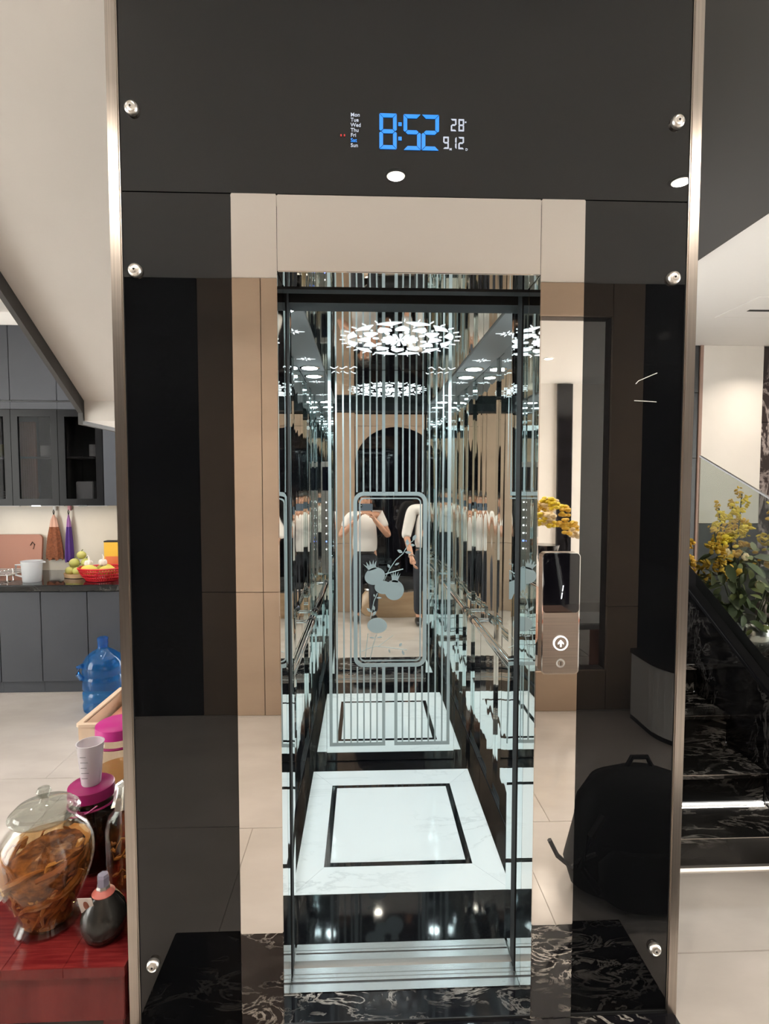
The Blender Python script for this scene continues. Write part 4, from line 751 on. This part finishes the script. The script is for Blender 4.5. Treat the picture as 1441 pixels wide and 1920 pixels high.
def person(label, x, y, h, arms, extra_watch=False, group=None, foot=.0):
    z0 = FZ; k = h/1.70; t = thing('person', label, 'person', (x, y, z0), group)
    V = lambda a, b_, c_: (x+a*k, y+b_*k, z0+c_*k)
    ver = [V(0, 0, .92), V(0, .0, 1.08), V(0, .0, 1.25), V(0, -.01, 1.38), V(0, .0, 1.46), V(0, .015, 1.53), V(0, .02, 1.60), V(0, .01, 1.66)]
    ed = [(0, 1), (1, 2), (2, 3), (3, 4), (4, 5), (5, 6), (6, 7)]; ra = [(.115*k, .08*k), (.125*k, .09*k), (.155*k, .11*k), (.10*k, .075*k), (.05*k, .052*k), (.068*k, .085*k), (.078*k, .095*k), (.055*k, .07*k)]
    chains_hand = []
    for s in (-1, 1):
        i = len(ver); ver += [V(s*.10, 0, .84), V(s*.105, .02, .50), V(s*.11, -.01, .09), V(s*.12, .13+foot*s, .03)]; ed += [(0, i), (i, i+1), (i+1, i+2), (i+2, i+3)]; ra += [.085*k, .056*k, .040*k, (.04*k, .03*k)]
        i = len(ver); sh_, el, wr_ = V(s*.19, -.01, 1.38), arms[s][0], arms[s][1]; ver += [sh_, el, wr_]; ed += [(3, i), (i, i+1), (i+1, i+2)]; ra += [.058*k, .043*k, .028*k]
        chains_hand += hand_chains(wr_, el, arms[s][2], .15, arms[s][3], k)
    body = skin_mesh([(ver, ed, ra, 0)]+chains_hand)
    # face
    hx, hy, hz = V(0, .02, 1.575); fy = hy+.088*k
    body.ell((hx, fy+.006, hz+.0), (.012, .020, .024), 10, 8)
    for s in (-1, 1): body.ell((hx+s*.078*k, hy, hz+.0), (.010, .020, .030), 10, 8)
    bo = body.build('body', 'skin', t, True)
    for s in (-1, 1):
        e = B().ell((hx+s*.031, fy-.006, hz+.024), (.013, .008, .007), 10, 6).build('eye', 'white_plastic', bo, True); B().ell((hx+s*.031, fy+.0005, hz+.024), (.005, .003, .005), 8, 6).build('pupil', 'hair', bo, True); B().ell((hx+s*.031, fy-.002, hz+.045), (.020, .005, .004), 8, 6).build('eyebrow', 'hair', bo, True)
    B().ell((hx, fy-.006, hz-.042), (.024, .008, .007), 10, 6).build('mouth', 'lip', bo, True)
    hr = B(); R_ = Matrix.Identity(3); vs = []; fs = []; n_, m_ = 24, 10
    for a in range(m_+1):
        for q in range(n_):
            th = 2*PI*q/n_; lim = 1.15 if math.sin(th) > .3 else (1.75 if math.sin(th) > -.3 else 2.2); ph = lim*a/m_
            vs.append((hx+.090*k*math.sin(ph)*math.cos(th), hy-.008+.108*k*math.sin(ph)*math.sin(th), hz+.010+.118*k*math.cos(ph)))
    for a in range(m_):
        for q in range(n_): fs.append((a*n_+q, (a+1)*n_+q, (a+1)*n_+(q+1) % n_, a*n_+(q+1) % n_))
    hr.add(vs, fs); hr.build('hair', 'hair', t, True)
    # shirt
    sv = [V(0, 0, .83), V(0, 0, 1.08), V(0, 0, 1.25), V(0, -.01, 1.385), V(0, -.005, 1.44)]; se = [(0, 1), (1, 2), (2, 3), (3, 4)]; sr = [(.185*k, .135*k), (.178*k, .132*k), (.182*k, .138*k), (.12*k, .095*k), (.066*k, .066*k)]
    for s in (-1, 1):
        i = len(sv); a_, b_ = Vector(V(s*.19, -.01, 1.38)), Vector(arms[s][0]); f_ = arms[s][4]
        sv += [tuple(a_), tuple(a_.lerp(b_, min(f_, 1)*.55)), tuple(a_.lerp(b_, min(f_, 1)))]; se += [(3, i), (i, i+1), (i+1, i+2)]; sr += [.080*k, .070*k, .066*k]
        if f_ > 1: c_ = Vector(arms[s][1]); sv.append(tuple(b_.lerp(c_, f_-1))); se.append((i+2, i+3)); sr.append(.052*k)
    skin_mesh([(sv, se, sr, 0)]).build('shirt', 'shirt_white', t, True)
    tv = [V(0, 0, 1.0), V(0, 0, .86)]; te = [(0, 1)]; tr = [(.150*k, .108*k), (.162*k, .118*k)]
    for s in (-1, 1):
        i = len(tv); tv += [V(s*.10, 0, .78), V(s*.107, .02, .50), V(s*.112, -.005, .10)]; te += [(1, i), (i, i+1), (i+1, i+2)]; tr += [.100*k, .078*k, .064*k]
    skin_mesh([(tv, te, tr, 0)]).build('trousers', 'trousers', t, True)
    B().lathe([(.150*k, 0), (.150*k, .03)], V(0, 0, .895), 28, 1, .74).build('belt', 'hair', t, True)
    for s in (-1, 1):
        c_ = V(s*.118, .06+foot*s, 0); b_ = B(); b_.ell((c_[0], c_[1], z0+.045), (.047*k, .140*k, .045), 18, 10); b_.v = [(v[0], v[1], max(v[2], z0+.001)) for v in b_.v]; b_.build('shoe', 'shoe', t, True)
    return t
# the photographer holds the phone just under the lens
px, py = -.115, -1.74
person('man in white T-shirt and dark trousers photographing with a phone', px, py, 1.50,
       {-1: ((px-.275, py+.05, .95), (px-.085, py+.175, 1.175), (.8, .3, .2), .5, .62), 1: ((px+.275, py+.05, .95), (px+.090, py+.175, 1.175), (-.8, .3, .2), .5, .62)})
t = thing('smartphone', 'dark blue smartphone held up in both hands of the photographer', 'phone', (-.112, -1.53, 1.23))
b_ = B().prism(rrect(-.192, -.032, 1.255, 1.333, .010), 'y', -1.537, -1.529); b_.build('body', 'phone_body', t)
ph = B().prism(rrect(-.187, -.150, 1.292, 1.329, .008), 'y', -1.529, -1.527).build('camera_bump', 'black_gloss', t)
for x, z in ((-.178, 1.320), (-.178, 1.302), (-.160, 1.311)): B().cyl((x, -1.527, z), (x, -1.525, z), .006, n=14).build('lens', 'chrome', ph)
qx, qy = .60, -1.62
m2 = person('man in white rolled-sleeve shirt standing beside the photographer', qx, qy, 1.60,
       {-1: ((qx-.25, qy+.03, .98), (qx-.20, qy+.18, .74), (1, .2, 0), .35, 1.15), 1: ((qx+.25, qy, .98), (qx+.22, qy+.12, .76), (-1, .2, 0), .35, 1.15)})
B().tube([(qx-.204+.032*math.cos(a), qy+.168+.024*math.sin(a), .760+.020*math.sin(a)) for a in [2*PI*k/20 for k in range(21)]], .005, 6).build('wrist_watch', 'watch', m2, True, 'steel wrist watch')
# backpack on the floor
t = thing('backpack', 'slumped black backpack on the pale floor right of the step', 'backpack', (.98, -.55, FZ))
b_ = B(); prof = [(.0001, 0), (.19, 0), (.25, .03), (.275, .12), (.265, .24), (.235, .36), (.18, .44), (.09, .478), (.0001, .485)]
b_.lathe(prof, (0, 0, 0), 32, 1, .60); b_.v = [(.985+v[0]*(1+.04*math.sin(v[2]*17)), -.55+v[1]+.05*v[2], FZ+v[2]) for v in b_.v]; b_.build('body', 'bag_black', t, True)
b_ = B(); b_.lathe([(.0001, 0), (.14, 0), (.19, .04), (.19, .16), (.15, .22), (.0001, .23)], (0, 0, 0), 28, 1, .45); b_.v = [(.98+v[0], -.43+v[1], FZ+.02+v[2]) for v in b_.v]; b_.build('front_pocket', 'bag_black', t, True)
B().tube([(.80, -.42, .33), (.74, -.38, .28), (.70, -.37, .18), (.78, -.40, .06)], .014, 8).build('shoulder_strap', 'bag_black', t, True); B().tube([(.77, -.40, .20), (.68, -.42, .15), (.63, -.43, .19), (.60, -.43, .25)], .009, 6).build('loose_strap', 'strap_grey', t, True)
B().tube([(.95, -.55, .445), (.97, -.55, .485), (1.03, -.55, .485), (1.05, -.55, .445)], .010, 8).build('grab_handle', 'bag_black', t, True)
B().tube([(.80, -.425, .21), (.9, -.395, .235), (1.0, -.39, .235), (1.12, -.41, .215)], .003, 6).build('zip', 'steel_dark', t)
t.location.x -= .05
# round drum seat by the arched panel
t = thing('drum_seat', 'wide bowed tan wooden seat with a black cushion before the arched panel', 'seat', (.24, -2.03, FZ)); DXc, DYc = .24, -2.03
B().lathe([(.0001, 0), (.36, 0), (.40, .03), (.43, .14), (.40, .24), (.36, .30), (.0001, .30)], (DXc, DYc, FZ), 40, 1, .36).build('drum', 'wood_drum', t, True); B().lathe([(.365, .30), (.375, .315), (.365, .33)], (DXc, DYc, FZ), 40, 1, .36).build('brass_ring', 'steel', t, True)
B().lathe([(.0001, .47), (.22, .46), (.30, .43), (.335, .38), (.325, .33), (.0001, .33)], (DXc+.02, DYc, FZ), 36, 1, .36).build('cushion', 'bag_black', t, True)
# rounded grey cabinet and things at the right end of the panelled wall
t = thing('curved_cabinet', 'pale grey cabinet with rounded corner and dark top, right of the backpack', 'cabinet', (2.2, -1.8, FZ))
pts_ = [(2.9, -2.06), (2.9, -1.55)]+[(1.95+.28*math.cos(a), -1.83+.28*math.sin(a)) for a in [PI/2+PI/2*k/10 for k in range(11)]]+[(1.67, -2.06)]
B().prism(pts_, 'z', FZ+.03, .42).build('body', 'white_plastic', t); B().prism([(p[0]*1.0-.01*(p[0] < 1.9), p[1]+.01*(p[1] > -1.7)) for p in pts_], 'z', .421, .45).build('top', 'black_panel', t); B().prism(pts_, 'z', FZ+.001, FZ+.029).build('plinth', 'rubber', t)
t = thing('bench', 'low bench with folded red and patterned cloth, seen mirrored in the right glass', 'bench', (1.3, -2.9, FZ)); B().bbox(1.0, 1.9, -3.1, -2.7, .40, .45, .008).build('seat', 'white_plastic', t); B().box(1.05, 1.10, -3.05, -2.75, FZ, .40).build('leg', 'wood_board', t); B().box(1.8, 1.85, -3.05, -2.75, FZ, .40).build('leg', 'wood_board', t)
for k in range(3): tag(B().bbox(1.15+.03*k, 1.6-.04*k, -3.0, -2.75, .452+k*.032, .480+k*.032, .01).build('folded_cloth', ('box_red', 'card', 'cloth_peach')[k], smooth=True), 'folded cloth on the bench, '+('bottom, red', 'middle, cream', 'top, peach')[k], 'cloth')
fv2 = thing('flower_vase', 'yellow and cream flowers in a dark vase in the room behind', 'flowers', (1.55, -3.5, FZ))
B().lathe([(.10, 0), (.16, .2), (.17, .6), (.10, .95), (.12, 1.02), (.10, 1.02)], (1.55, -3.5, FZ), 28).build('vase', 'black_gloss', fv2, True)
for k in range(40):
    a = random.uniform(0, 2*PI); e = random.uniform(.1, 1.5); c_ = Vector((1.55+.24*math.cos(a)*math.cos(e), -3.5+.24*math.sin(a)*math.cos(e), FZ+1.08+.34*math.sin(e))); b_ = B()
    for j in range(9): b_.ell(c_+Vector((random.uniform(-.04, .04), random.uniform(-.04, .04), random.uniform(-.04, .04))), (.024, .024, .016), 7, 5)
    b_.build('blossom', ('petal_yellow', 'petal_cream', 'petal_gold')[k % 3], fv2, True)
